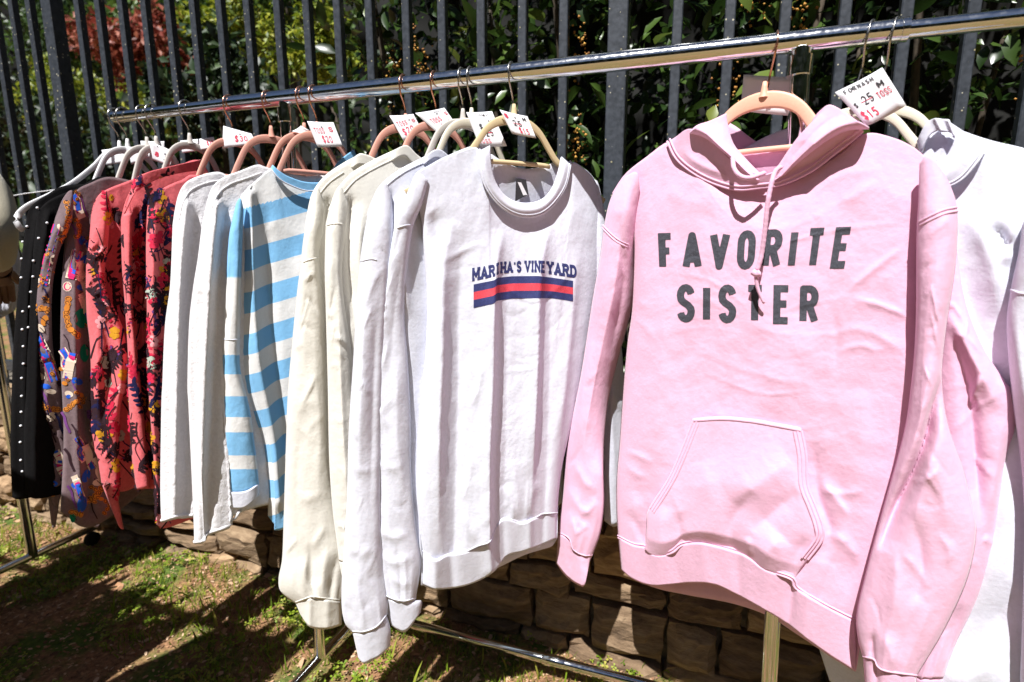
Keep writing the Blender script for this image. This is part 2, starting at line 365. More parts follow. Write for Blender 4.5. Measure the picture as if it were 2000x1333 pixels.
# ---------------------------------------------------------------- lettering: strokes -> clean polygons
def arc(cx, cy, rx, ry, a0, a1, n=10):
    return [(cx+rx*cos(radians(a)), cy+ry*sin(radians(a))) for a in np.linspace(a0, a1, n)]
_O = arc(.5, .72, .5, .28, 0, 180, 9)+arc(.5, .28, .5, .28, 180, 360, 9); _O = _O+[_O[0]]
_S = arc(.5, .745, .5, .255, 15, 180, 8)+[(.06, .62), (.3, .53), (.7, .44), (.95, .34)]+arc(.5, .255, .5, .255, 0, -165, 8)
GL = {
 'F': [[(0, 0), (0, 1), (1, 1)], [(0, .52), (.82, .52)]],
 'A': [[(0, 0), (.5, 1), (1, 0)], [(.17, .24), (.83, .24)]],
 'V': [[(0, 1), (.5, 0), (1, 1)]], 'O': [_O], 'S': [_S], '0': [_O],
 'R': [[(0, 0), (0, 1), (.55, 1)]+arc(.55, .76, .45, .24, 80, -90, 8)+[(0, .52)], [(.5, .52), (1, 0)]],
 'I': [[(.5, 0), (.5, 1)]], 'T': [[(0, 1), (1, 1)], [(.5, 1), (.5, 0)]],
 'E': [[(1, 1), (0, 1), (0, 0), (1, 0)], [(0, .52), (.86, .52)]],
 'M': [[(0, 0), (0, 1), (.5, .3), (1, 1), (1, 0)]], 'H': [[(0, 0), (0, 1)], [(1, 0), (1, 1)], [(0, .5), (1, .5)]],
 "'": [[(.6, 1), (.45, .72)]], 'N': [[(0, 0), (0, 1), (1, 0), (1, 1)]], 'Y': [[(0, 1), (.5, .5), (1, 1)], [(.5, .5), (.5, 0)]],
 'D': [[(0, 0), (0, 1), (.5, 1)]+arc(.5, .5, .5, .5, 80, -80, 9)+[(.5, 0), (0, 0)]],
 '2': [arc(.5, .72, .5, .28, 160, -20, 8)+[(.75, .42), (0, 0), (1, 0)]], '5': [[(.95, 1), (.15, 1), (.1, .56)]+arc(.45, .32, .5, .32, 120, -140, 10)],
 '1': [[(.5, 0), (.5, 1), (.25, .8)]], '3': [arc(.45, .75, .45, .25, 150, -80, 8)+arc(.45, .27, .52, .27, 80, -150, 8)],
 '$': [_S, [(.5, -.15), (.5, 1.15)]], '-': [[(0, .5), (1, .5)]], '8': [arc(.5, .75, .4, .25, 0, 360, 12), arc(.5, .26, .5, .26, 0, 360, 12)],
}
SERIF = {'M': [(0, 0), (0, 1), (1, 0), (1, 1)], 'A': [(0, 0), (1, 0)], 'R': [(0, 0), (1, 0), (0, 1)], 'T': [(.5, 0)], 'H': [(0, 0), (0, 1), (1, 0), (1, 1)],
         'V': [(0, 1), (1, 1)], 'I': [(.5, 0), (.5, 1)], 'N': [(0, 0), (0, 1), (1, 1)], 'E': [(0, 0), (0, 1)], 'Y': [(0, 1), (1, 1), (.5, 0)], 'D': [(0, 0), (0, 1)]}
def text_segments(txt, widths=.45, gap=.25, sw=.17, serif=0, jit=0, space=.4):
    """segments in a box of height 1; returns segs, joints, total width"""
    x = 0; segs = []; pts = []; r = random.Random(txt+str(jit))
    for ch in txt:
        if ch == ' ': x += space; continue
        wv = widths.get(ch, widths['*']) if isinstance(widths, dict) else widths
        iw = max(wv-sw, .001); y0 = sw/2; ih = 1-sw; jx = r.uniform(-jit, jit); jy = r.uniform(-jit, jit)
        f = lambda p: (x+sw/2+p[0]*iw+jx, y0+p[1]*ih+jy)
        for st in GL[ch]:
            q = [f(p) for p in st]; ext = ch in 'FETIHD' and not jit and not serif
            m_ = len(q)-1; segs += [(q[i], q[i+1], sw/2 if ext and i > 0 else 0, sw/2 if ext and i < m_-1 else 0) for i in range(m_)] if ch != 'D' else list(zip(q[:-1], q[1:]))
            if not ext or ch == 'D': pts += q[1:-1]
            if jit: pts += [q[0], q[-1]]
        if serif:
            for p in SERIF.get(ch, []):
                a, b = f(p); yy = b+(sw*.22 if p[1] == 0 else -sw*.22)*0; segs.append(((a-serif, yy), (a+serif, yy)))
        x += wv+gap
    return segs, pts, x-gap
def sdf_polys(segs, pts, W, H, sw, nx, ny, pad=.02):
    xs = np.linspace(-pad, W+pad, nx); ys = np.linspace(-pad*1.5, H+pad*1.5, ny); X, Y = np.meshgrid(xs, ys)
    D = np.full(X.shape, 9.)
    for sg_ in segs:
        (ax, ay), (bx, by) = sg_[:2]
        if len(sg_) > 2:
            l0 = hypot(bx-ax, by-ay)+1e-9; ux, uy = (bx-ax)/l0, (by-ay)/l0; ax, ay, bx, by = ax-ux*sg_[2], ay-uy*sg_[2], bx+ux*sg_[3], by+uy*sg_[3]
        L = hypot(bx-ax, by-ay)+1e-9; tx, ty = (bx-ax)/L, (by-ay)/L
        px = (X-(ax+bx)/2)*tx+(Y-(ay+by)/2)*ty; py = -(X-(ax+bx)/2)*ty+(Y-(ay+by)/2)*tx
        qx = np.abs(px)-L/2-sw*.5*(0); qy = np.abs(py)-sw/2
        D = np.minimum(D, np.minimum(np.maximum(qx, qy), 0)+np.hypot(np.maximum(qx, 0), np.maximum(qy, 0)))
    for p in pts: D = np.minimum(D, np.hypot(X-p[0], Y-p[1])-sw/2)
    V = []; F = []; cache = {}
    def vid(key, p):
        if key not in cache: cache[key] = len(V); V.append(p)
        return cache[key]
    inside = D < 0
    for j in range(ny-1):
        row = inside[j:j+2]
        for i in np.nonzero(row[:, :-1].any(0) | row[:, 1:].any(0))[0]:
            c = [(i, j), (i+1, j), (i+1, j+1), (i, j+1)]; poly = []
            for k in range(4):
                a, b = c[k], c[(k+1) % 4]; da, db = D[a[1], a[0]], D[b[1], b[0]]
                if da < 0: poly.append(vid(a, (xs[a[0]], ys[a[1]])))
                if (da < 0) != (db < 0):
                    t = da/(da-db); key = (min(a, b), max(a, b))
                    poly.append(vid(key, (xs[a[0]]+(xs[b[0]]-xs[a[0]])*t, ys[a[1]]+(ys[b[1]]-ys[a[1]])*t)))
            if len(poly) >= 3: F.append(poly)
    return np.array(V), F
def quadmap(V, W, H, TL, TR, BR, BL, bow=0):
    """map text box to a pixel quad; bow lifts the middle by some pixels"""
    s = V[:, 0:1]/W; t = V[:, 1:2]/H
    q = (np.array(BL)*(1-s)+np.array(BR)*s)*(1-t)+(np.array(TL)*(1-s)+np.array(TR)*s)*t
    q[:, 1] -= bow*(1-(2*s[:, 0]-1)**2); return q
def rail_px_x(px): d = rays(px); return d[0]/d[1]*RAIL_Y

# ------------------------------------------------------------------ hangers and tags
HSH = [(0, -.082), (.03, -.087), (.055, -.102), (.077, -.13), (.096, -.152), (.14, -.18), (.21, -.222)]
HSL = [(0, -.082), (.03, -.087), (.055, -.105), (.076, -.142), (.096, -.182), (.125, -.222), (.155, -.258)]
HANGERS = []
def hook_path(X, sgn=1, lean=0, drop=-.105, rot=0):
    r = .0205; cz = RAIL_Z+RAIL_R+.0018-r; pts = []
    for a in np.linspace(-25, 200, 26): pts.append((r*cos(radians(a)), cz+r*sin(radians(a))))
    pts += [(-.0165, cz-.018), (-.007, cz-.031), (-.001, cz-.042), (0, cz-.052), (0, RAIL_Z+drop)]
    P = crv(pts, 60)
    out = []
    for y, z in P:
        t = (RAIL_Z-z)/.1
        out.append((X+lean*max(0, t)+y*sin(rot), RAIL_Y+y*cos(rot), z))
    return np.array(out)
def hanger(X, alpha, mat, wire, label, cat='hanger', bar=True, barz=-.155, lean=0, rot=0, shp=HSL, th=.0032, wd=.006, tilt=0, group='clothes hangers on the rail', off=0, dz=0, sc=1):
    h = empty('clothes_hanger', (X, RAIL_Y, RAIL_Z), label, cat, group)
    pl = Plane(X+lean, RAIL_Y, alpha)
    half = [(u*sc, z+dz) for u, z in shp]
    pts = [(-u, z) for u, z in half[::-1]]+half[1:]
    Q = crv(pts, 64); path = np.array([pl.P(u, z+tilt*u, off) for u, z in Q])
    wdt = wd*(1+.5*np.cos(np.clip(Q[:, 0]/.06, -1, 1)*pi/2))
    mb = MB(); mb.tube(path, th, 12, up=(0, 0, 1), b=wdt, sq=.55); mb.build('shoulder_bar', mat, h)
    mb = MB(); c = pl.P(0, half[0][1]+.004+.008, off); mb.lathe(c, [(0, .016), (.003, .016), (.0045, .008), (.0055, 0), (.008, -.008)], k=12); mb.build('neck', mat, h)
    if bar:
        mb = MB(); bz = barz+dz; mb.tube(crv([pl.P(-.078*sc, bz-.006, off), pl.P(-.05, bz-.004, off), pl.P(.05, bz-.004, off), pl.P(.078*sc, bz-.006, off)], 16), .0035, 8, up=(0, 0, 1), b=.0045); mb.build('trouser_bar', mat, h)
    mb = MB(); hp = hook_path(X, lean=lean, rot=rot, drop=half[0][1]+.016); mb.tube(hp, .0017, 8); mb.build('hook', wire, h)
    HANGERS.append(h); return h, pl
def price_tag(X, corners, Yoff, lines, label, alpha=20, hole=None, curl=.004):
    """paper tag: photo-pixel corners TL TR BR BL on a plane through the rail hook; lines = (text, ink, box(x0,y0,x1,y1) in 0..1, stroke)"""
    pl = Plane(X, RAIL_Y+Yoff, alpha); TL, TR, BR, BL = [np.array(c, float) for c in corners]
    n = 7; s = np.linspace(0, 1, n)[None, :, None]; t = np.linspace(0, 1, n)[:, None, None]
    G = (TL*(1-s)+TR*s)*(1-t)+(BL*(1-s)+BR*s)*t
    P = pl.un(G); rnd = random.Random(X); k1 = rnd.uniform(-.5, 1); ss = s[..., 0]; tt = t[..., 0]
    D = curl*((2*ss-1)**2*1.0+k1*(2*tt-1)*(2*ss-1)+.5*(tt-.5)); P = P+pl.n*D[..., None]
    c = P.mean((0, 1)); o = empty('price_tag', tuple(P[0].mean(0)), label, 'price tag', 'price tags on the hangers')
    mk('card', P.reshape(-1, 3), grid_faces(n, n), M['paper'], o, solid=.0006)
    sf = Surf(); sf.P = P; sf.G = np.dstack(np.broadcast_arrays(ss, tt)); sf.nu = sf.nv = n
    du = np.gradient(P, axis=1); dv = np.gradient(P, axis=0); nn = np.cross(du, dv); nn /= np.linalg.norm(nn, axis=-1)[..., None]
    if np.mean(nn@pl.n) < 0: nn = -nn
    sf.N = nn; sf.Du = du; sf.Dv = dv; sf.Gu = np.gradient(sf.G, axis=1); sf.Gv = np.gradient(sf.G, axis=0)
    if hole:
        th = np.arange(12)*pi/6; hv = np.array([(hole[0]+.035*cos(a), hole[1]+.03*sin(a)) for a in th])
        Pv, _ = sample(sf, hv, .0011); mk('hole', Pv, [list(range(12))], M['inkblack'], o, smooth=False)
    for txt, ink, (x0, y0, x1, y1), sw in lines:
        sg, pt, W = text_segments(txt, .55, .22, sw, jit=.04 if ink != 'inkgrey' else 0, space=.5)
        V, F = sdf_polys(sg, pt, W, 1, sw, int(14*len(txt))+4, 18, .05)
        if not len(V): continue
        q = np.stack([x0+(x1-x0)*V[:, 0]/W, y1+(y0-y1)*V[:, 1]], 1)
        Pv, _ = sample(sf, q, .0014); mk('printing' if ink == 'inkgrey' else 'handwriting', Pv, F, M[ink], o, smooth=False)
    return o
GAR = {}
def garment(name, X, alpha, label, cat, group=None, Y=RAIL_Y):
    g = empty(name, (X, Y, RAIL_Z-.1), label, cat, group); GAR[label] = g; return g, Plane(X, Y, alpha)

# ================================================================== SETTING
# ground ------------------------------------------------------------
def ground_mat():
    m, nt, b = newmat('soil_and_moss'); L = nt.links.new
    tc = N(nt, 'ShaderNodeTexCoord'); ob = tc.outputs['Object']
    n1 = N(nt, 'ShaderNodeTexNoise', Scale=5, Detail=8, Roughness=.65); L(ob, n1.inputs[0])
    n2 = N(nt, 'ShaderNodeTexNoise', Scale=60, Detail=6, Roughness=.7); L(ob, n2.inputs[0])
    v = N(nt, 'ShaderNodeTexVoronoi', Scale=95); L(ob, v.inputs[0])
    soil = ramp(nt, n2.outputs[0], [(.3, (.11, .055, .025)), (.5, (.30, .155, .075)), (.7, (.50, .29, .15))])
    moss = ramp(nt, n2.outputs[0], [(.3, (.03, .06, .008)), (.6, (.11, .17, .02)), (.8, (.26, .2, .07))])
    mx = N(nt, 'ShaderNodeMix', data_type='RGBA'); L(ramp(nt, n1.outputs[0], [(.46, (0, 0, 0)), (.60, (1, 1, 1))]), mx.inputs[0]); L(soil, mx.inputs[6]); L(moss, mx.inputs[7])
    L(mx.outputs[2], b.inputs['Base Color']); b.inputs['Roughness'].default_value = .95
    b1 = N(nt, 'ShaderNodeBump', Strength=.8, Distance=.012); L(n2.outputs[0], b1.inputs['Height'])
    b2 = N(nt, 'ShaderNodeBump', Strength=.6, Distance=.006); L(v.outputs['Distance'], b2.inputs['Height']); L(b1.outputs[0], b2.inputs['Normal']); L(b2.outputs[0], b.inputs['Normal'])
    return m
M['ground'] = ground_mat()
def gz(x, y):
    return .018*pnoise(np.asarray(x)/.35, np.asarray(y)/.35, 3)+.008*pnoise(np.asarray(x)/.1, np.asarray(y)/.1, 4)
xs = np.r_[-600, -120, -30, -9, np.linspace(-5, 2.6, 153), 8, 30, 120, 600]; ys = np.r_[-600, -100, -25, -6, np.linspace(-2.2, 1.5, 75), 4, 10, 30, 120, 600]
X_, Y_ = np.meshgrid(xs, ys); near = (np.abs(X_) < 8) & (np.abs(Y_) < 4)
Z_ = np.where(near, gz(X_, Y_), 0)
g = mk('ground', np.stack([X_, Y_, Z_], -1).reshape(-1, 3), grid_faces(len(ys), len(xs)), M['ground'], kind='structure')

# stone wall the fence stands on --------------------------------------
WALL_Y = 1.30
def stone_mat():
    m, nt, b = newmat('brown_sandstone'); L = nt.links.new
    tc = N(nt, 'ShaderNodeTexCoord'); oi = N(nt, 'ShaderNodeObjectInfo')
    ad = N(nt, 'ShaderNodeVectorMath', operation='ADD'); L(tc.outputs['Object'], ad.inputs[0])
    sc = N(nt, 'ShaderNodeMath', operation='MULTIPLY'); L(oi.outputs['Random'], sc.inputs[0]); sc.inputs[1].default_value = 9
    cx = N(nt, 'ShaderNodeCombineXYZ'); L(sc.outputs[0], cx.inputs[0]); L(sc.outputs[0], cx.inputs[2]); L(cx.outputs[0], ad.inputs[1])
    mp = N(nt, 'ShaderNodeMapping'); mp.inputs['Scale'].default_value = (1, 1, 4); L(ad.outputs[0], mp.inputs[0])
    n1 = N(nt, 'ShaderNodeTexNoise', Scale=14, Detail=8, Roughness=.65); L(mp.outputs[0], n1.inputs[0])
    n2 = N(nt, 'ShaderNodeTexNoise', Scale=70, Detail=6, Roughness=.7); L(ad.outputs[0], n2.inputs[0])
    c1 = ramp(nt, n1.outputs[0], [(.25, (.11, .075, .05)), (.5, (.27, .195, .125)), (.72, (.44, .34, .23))])
    c2 = ramp(nt, oi.outputs['Random'], [(0, (.62, .55, .5)), (.5, (1, .95, .88)), (1, (1.25, 1.1, .95))])
    mx = N(nt, 'ShaderNodeMix', data_type='RGBA', blend_type='MULTIPLY'); mx.inputs[0].default_value = 1; L(c1, mx.inputs[6]); L(c2, mx.inputs[7])
    L(mx.outputs[2], b.inputs['Base Color']); b.inputs['Roughness'].default_value = .93
    b1 = N(nt, 'ShaderNodeBump', Strength=.9, Distance=.012); L(n1.outputs[0], b1.inputs['Height'])
    b2 = N(nt, 'ShaderNodeBump', Strength=.6, Distance=.003); L(n2.outputs[0], b2.inputs['Height']); L(b1.outputs[0], b2.inputs['Normal']); L(b2.outputs[0], b.inputs['Normal'])
    return m
M['stone'] = stone_mat(); M['mortar'] = plain('grey_mortar', (.22, .19, .155), .95, bump=.8, bscale=90, var=.3)
wall = empty('stone_wall', (-1, WALL_Y+.15, 0), 'low wall of brown sandstone blocks under the black fence', 'wall')
mb = MB(); mb.box((-.9, WALL_Y+.22, .16), (5.2, .32, .72)); mb.build('mortar_core', M['mortar'], wall)
def stone(x0, x1, z0, z1, k):
    n = 8; m = 6; r = random.Random(k); d = .10
    U = np.linspace(0, 1, n); Wv = np.linspace(0, 1, m); V = []; F = []
    proud = r.uniform(.004, .03); tl = [r.uniform(-.012, .012) for _ in range(4)]
    for b_ in Wv:
        for a in U:
            e = min(a, 1-a, b_*.8, (1-b_)*.8); inset = .016 if e < .01 else 0
            x = x0+(x1-x0)*a; z = z0+(z1-z0)*b_+(tl[0]*a+tl[1]*(1-a))*(1-b_)+(tl[2]*a+tl[3]*(1-a))*b_
            jx = r.uniform(-.006, .006)
            y = WALL_Y+.02-proud+inset+r.uniform(-.004, .004)+.022*float(pnoise(x*7, z*11, k))+.012*float(pnoise(x*21, z*30, k+3))
            V.append((x+jx, y, z))
    F = grid_faces(m, n).tolist()
    ring = [i for i in range(n)]+[j*n+n-1 for j in range(1, m)]+[(m-1)*n+i for i in range(n-2, -1, -1)]+[j*n for j in range(m-2, 0, -1)]
    b0 = len(V)
    for i in ring: V.append((V[i][0], WALL_Y+d, V[i][2]))
    q = len(ring); F += [[ring[i], ring[(i+1) % q], b0+(i+1) % q, b0+i] for i in range(q)]
    return mk('stone', V, F, M['stone'], wall, smooth=False)
z = -.06; k = 0; r = random.Random(5)
for h in (.10, .13, .085, .12, .095, .08):
    x = -3.1+r.uniform(-.2, 0)
    while x < .95:
        L_ = r.uniform(.11, .28); hh = h
        if r.random() < .22 and h > .09:
            stone(x, x+L_-.012, z, z+hh*.5-.006, k); stone(x, x+L_-.012, z+hh*.5+.006, z+hh-.012, k+500)
        else: stone(x, x+L_-.012, z, z+hh-.012, k)
        x += L_; k += 1
    z += h
WALL_TOP = .49
# black iron fence ------------------------------------------------------
FY = 1.42
def fence_mat():
    m, nt, b = newmat('weathered_black_paint'); L = nt.links.new
    tc = N(nt, 'ShaderNodeTexCoord'); g_ = N(nt, 'ShaderNodeNewGeometry')
    v = N(nt, 'ShaderNodeTexVoronoi', Scale=62); L(g_.outputs['Position'], v.inputs[0]); v.inputs['Randomness'].default_value = 1
    n2 = N(nt, 'ShaderNodeTexNoise', Scale=90, Detail=4); L(g_.outputs['Position'], n2.inputs[0])
    n3 = N(nt, 'ShaderNodeTexNoise', Scale=4.5, Detail=3); L(g_.outputs['Position'], n3.inputs[0])
    th = N(nt, 'ShaderNodeMath', operation='MULTIPLY_ADD'); L(n2.outputs[0], th.inputs[0]); th.inputs[1].default_value = .22; L(v.outputs['Distance'], th.inputs[2])
    th2 = N(nt, 'ShaderNodeMath', operation='MULTIPLY_ADD'); L(n3.outputs[0], th2.inputs[0]); th2.inputs[1].default_value = -.33; L(th.outputs[0], th2.inputs[2])
    msk = ramp(nt, th2.outputs[0], [(.035, (1, 1, 1)), (.075, (0, 0, 0))])
    base = ramp(nt, n2.outputs[0], [(.3, (.026, .031, .039)), (.7, (.056, .064, .079))])
    lich = ramp(nt, n2.outputs[0], [(.3, (.30, .27, .16)), (.7, (.55, .53, .44))])
    mx = N(nt, 'ShaderNodeMix', data_type='RGBA'); L(msk, mx.inputs[0]); L(base, mx.inputs[6]); L(lich, mx.inputs[7]); L(mx.outputs[2], b.inputs['Base Color'])
    b.inputs['Roughness'].default_value = .4
    bp = N(nt, 'ShaderNodeBump', Strength=.4, Distance=.001); L(n2.outputs[0], bp.inputs['Height']); L(bp.outputs[0], b.inputs['Normal'])
    return m
M['fence'] = fence_mat()
fence = empty('iron_fence', (-.9, FY, WALL_TOP), 'black iron picket fence with lichen spots behind the clothes rack', 'fence')
PX = [24, 58, 153, 193, 238, 283, 330, 378, 430, 484, 543, 600, 660, 722, 794, 864, 941, 1022, 1103, 1326, 1428, 1536, 1652, 1772, 1902, 2036]
pick_me = None
def picket(x, wd, dp, name):
    global pick_me
    o = None
    if name == 'picket' and pick_me:
        o = bpy.data.objects.new('picket', pick_me); COL.objects.link(o); o.parent = fence; o.location = (x-LOC['picket_ref'], 0, 0); LOC[o.name] = LOC[fence.name]
    else:
        o = MB().box((x, FY, 1.55), (wd, dp, 2.2), bev=.0022).build(name, M['fence'], fence); sharp(o, 30)
        if name == 'picket': pick_me = o.data; LOC['picket_ref'] = x
    return o
for p in PX:
    d = rays((p, 0)); picket(d[0]/d[1]*FY+.0, .0225, .024, 'picket')
x = rays((24, 0)); x0 = x[0]/x[1]*FY
for i in range(1, 9): picket(x0-.105*i, .0225, .024, 'picket')
for p in (100, 1211):
    d = rays((p, 0)); picket(d[0]/d[1]*FY, .047, .047, 'post')
for z, n_ in ((.62, 'bottom_rail'), (2.42, 'top_rail')):
    sharp(MB().box((-1.0, FY+.002, z), (5.4, .022, .04)).build(n_, M['fence'], fence))

# chrome clothes rack ---------------------------------------------------
def tubeobj(name, pts, r, parent, mat=None, k=20, n=None):
    return MB().tube(crv(pts, n or max(2, 8*(len(pts)-1))) if len(pts) > 2 else np.array(pts), r, k).build(name, mat or M['chrome'], parent)
rack = empty('clothes_rack', (-.37, RAIL_Y, 0), 'chrome garment rack with a long rail full of hanging tops', 'clothes rack')
xl = rail_px_x((228, 240)); xe = rail_px_x((1772, 60)); xj = rail_px_x((446, 205))
sharp(tubeobj('main_rail', [(xj, RAIL_Y, RAIL_Z), (xe, RAIL_Y, RAIL_Z)], RAIL_R, rack, n=2))
sharp(tubeobj('extension_rail', [(xl, RAIL_Y, RAIL_Z-.002), (xj+.02, RAIL_Y, RAIL_Z)], .0128, rack))
sharp(tubeobj('extension_rail', [(xe-.03, RAIL_Y, RAIL_Z), (1.25, RAIL_Y, RAIL_Z-.004)], .0128, rack))
sharp(MB().lathe((xl, RAIL_Y, RAIL_Z-.002), [(0, -.006), (.011, -.006), (.0138, -.003), (.0138, .012), (.0129, .012)], axis=0).build('end_cap', M['chrome'], rack))
for xx in (xe-.004, xj+.004):
    sharp(MB().lathe((xx, RAIL_Y, RAIL_Z), [(RAIL_R-.0005, -.006), (RAIL_R+.0008, -.005), (RAIL_R+.0008, .004), (RAIL_R-.002, .0048), (.0129, .0048)], axis=0).build('rail_collar', M['chrome'], rack))
FOOT_Z = CAM[2]-1.062
for xt, xb in ((-.864, -.879), (.128, .178)):
    sharp(tubeobj('upright', [(xt, RAIL_Y, RAIL_Z-.01), (xb, RAIL_Y, FOOT_Z)], .0142, rack))
    sharp(MB().tube([(xt, RAIL_Y, RAIL_Z-.022), (xt+.0003, RAIL_Y, RAIL_Z-.05)], .0182, 20).build('upright_collar', M['chrome'], rack))
    sharp(tubeobj('foot', [(xb, RAIL_Y-.30, FOOT_Z), (xb, RAIL_Y+.25, FOOT_Z)], .0128, rack))
    for yy in (RAIL_Y-.28, RAIL_Y+.23):
        c = MB(); c.tube([(xb, yy, FOOT_Z), (xb, yy, FOOT_Z-.022)], .006, 8); c.box((xb, yy, FOOT_Z-.026), (.02, .02, .008)); co = c.build('caster', M['chrome'], rack)
        MB().lathe((xb, yy, .022), [(0, -.011), (.018, -.011), (.022, -.007), (.022, .007), (.018, .011), (0, .011)], axis=0).build('wheel', M['rubber'], co)
BASE_Y = 1.19
tubeobj('base_rail', [(-.879, BASE_Y, FOOT_Z+.001), (.178, BASE_Y, FOOT_Z+.001)], .0122, rack)
MB().lathe((-.3, BASE_Y, FOOT_Z+.001), [(.0123, -.03), (.0138, -.028), (.0138, .028), (.0123, .03)], axis=0).build('base_joint', M['chrome'], rack)

# ================================================================== GARMENTS
# ---- pink hoodie (front, right of centre) ---------------------------------
def hoodie():
    X = rail_px_x((1517, 75)); h, hp = hanger(X, -20, M['peach'], M['rosegold'], 'peach plastic hanger with copper hook holding the pink lettered hoodie', lean=-.012, shp=HSH, wd=.009)
    g, pl = garment('hoodie', X, -20, 'pink hoodie with dark FAVORITE SISTER lettering and a front pouch pocket', 'hoodie')
    TOP = [(1196, 378), (1222, 340), (1262, 308), (1310, 276), (1345, 275), (1390, 335), (1440, 362), (1500, 368), (1560, 350), (1640, 300), (1688, 262), (1740, 268), (1790, 292), (1830, 335), (1856, 390)]
    SEAM = [(1207, 1051), (1237, 1066), (1262, 1071), (1270, 1082), (1289, 1087), (1313, 1080), (1332, 1066), (1370, 1062), (1431, 1077), (1460, 1089), (1493, 1113), (1545, 1132), (1556, 1151), (1602, 1180), (1672, 1216)]
    HEM = [(1213, 1113), (1237, 1132), (1275, 1144), (1346, 1139), (1393, 1142), (1431, 1158), (1488, 1189), (1536, 1218), (1579, 1251), (1626, 1284), (1672, 1312)]
    LFT = [(1232, 420), (1238, 470), (1238, 522), (1234, 607), (1225, 672), (1218, 750), (1210, 866), (1204, 937), (1204, 1000)]
    RGT = [(1845, 460), (1836, 560), (1828, 650), (1812, 785), (1785, 900), (1745, 1030), (1700, 1150)]
    folds = [
        ([(1658, 566), (1700, 530), (1768, 478)], 7, .0035, .5), ([(1665, 583), (1720, 596), (1782, 622)], 7, .003, .4),
        ([(1628, 600), (1634, 660), (1632, 740)], 9, -.002), ([(1640, 640), (1700, 650), (1770, 690)], 10, .002), ([(1632, 690), (1680, 676), (1730, 690)], 6, .002),
        ([(1486, 640), (1440, 740), (1390, 860)], 36, -.006), ([(1580, 620), (1540, 740), (1500, 800)], 55, .005),
        ([(1300, 560), (1290, 760), (1260, 960)], 34, .007), ([(1345, 620), (1330, 760), (1300, 900)], 26, -.004),
        ([(1215, 880), (1245, 890), (1275, 905)], 6, .003), ([(1212, 900), (1240, 925), (1262, 935)], 6, .0028), ([(1232, 620), (1262, 640), (1278, 668)], 6, .002), ([(1236, 585), (1265, 600)], 6, .002),
        ([(1222, 1000), (1240, 1020), (1262, 1066)], 12, -.006), ([(1236, 960), (1240, 1010), (1240, 1060)], 12, .006),
        ([(1605, 940), (1630, 970), (1660, 1010)], 8, .004, .4), ([(1600, 955), (1640, 965), (1690, 960)], 7, .003), ([(1615, 1040), (1650, 1060), (1680, 1100)], 10, .004),
        ([(1600, 880), (1660, 1000), (1650, 1180)], 38, -.007), ([(1690, 760), (1680, 900), (1640, 1100)], 34, .006), ([(1590, 860), (1597, 960), (1622, 1040), (1600, 1100)], 14, -.008),
        ([(1315, 1000), (1322, 1040), (1313, 1080)], 18, .007, 0, 'top'), ([(1500, 1030), (1520, 1080), (1530, 1130)], 22, .008, 0, 'top'), ([(1425, 1000), (1440, 1040), (1450, 1090)], 16, -.005, 0, 'top'),
        ([(1720, 330), (1640, 345), (1590, 380)], 12, .002), ([(1700, 360), (1670, 385), (1640, 392)], 8, .0018), ([(1400, 400), (1340, 392), (1290, 372)], 16, .002),
        ([(1800, 380), (1795, 520), (1790, 700)], 20, -.010), ([(1236, 400), (1242, 480), (1240, 600)], 8, -.004)]
    f = sheet(pl, TOP, SEAM, LFT, RGT, 150, 210, .004, .028, 4, folds, .0016, 1, 1, ((0, .25), (.12, .8), (.3, 1), (.85, 1), (1, .85)), lowf=.006, wrs=(.04, .05), crease=22, gather=9, camp=.0017)
    BT = [(1196, 378), (1222, 340), (1262, 308), (1310, 276), (1370, 284), (1440, 293), (1500, 292), (1560, 290), (1620, 278), (1688, 262), (1740, 268), (1790, 292), (1830, 335), (1856, 390)]
    BHEM = [(1213, 1113), (1275, 1146), (1345, 1162), (1430, 1178), (1500, 1202), (1560, 1240), (1626, 1284), (1672, 1312)]
    b = sheet(pl, BT, BHEM, LFT, RGT, 60, 80, .004, .03, 4, (), .002, 4, -1, ((0, .25), (.12, .8), (.3, 1), (1, .8)))
    cloth('body', [f, b], M['pink'], g)
    hf = [(pp, w_, a_*.8, 0, 'none') for pp, w_, a_ in (([(1289, 1087), (1286, 1146)], 16, .008), ([(1313, 1080), (1330, 1140)], 14, -.004), ([(1370, 1062), (1385, 1142)], 22, .007), ([(1440, 1080), (1445, 1165)], 13, -.007), ([(1500, 1115), (1490, 1190)], 22, .007), ([(1548, 1135), (1540, 1220)], 9, -.009), ([(1580, 1165), (1570, 1246)], 20, .007))]
    hb = sheet(pl, SEAM, HEM, (), (), 110, 22, .004, .026, 4, hf, .0012, 8, 1, ((0, 1.1), (1, .7)))
    ob = cloth('hem_band', [hb], M['pinkrib'], g, .004)
    strip(f, [(x, y-2) for x, y in SEAM], .004, .0022, 'hem_seam', M['pinkrib'], g, offs=(-.002, .003))
    # sleeves
    LT = [(1212, 352), (1226, 342), (1244, 338), (1250, 372)]
    LL = [(1192, 390), (1180, 440), (1172, 501), (1157, 586), (1144, 672), (1131, 750), (1108, 866), (1099, 966)]
    LR = [(1244, 430), (1240, 500), (1234, 600), (1208, 700), (1190, 775), (1181, 850), (1179, 914), (1180, 985), (1173, 1040)]
    LB = [(1090, 1042), (1112, 1055), (1119, 1076), (1140, 1088), (1157, 1087)]
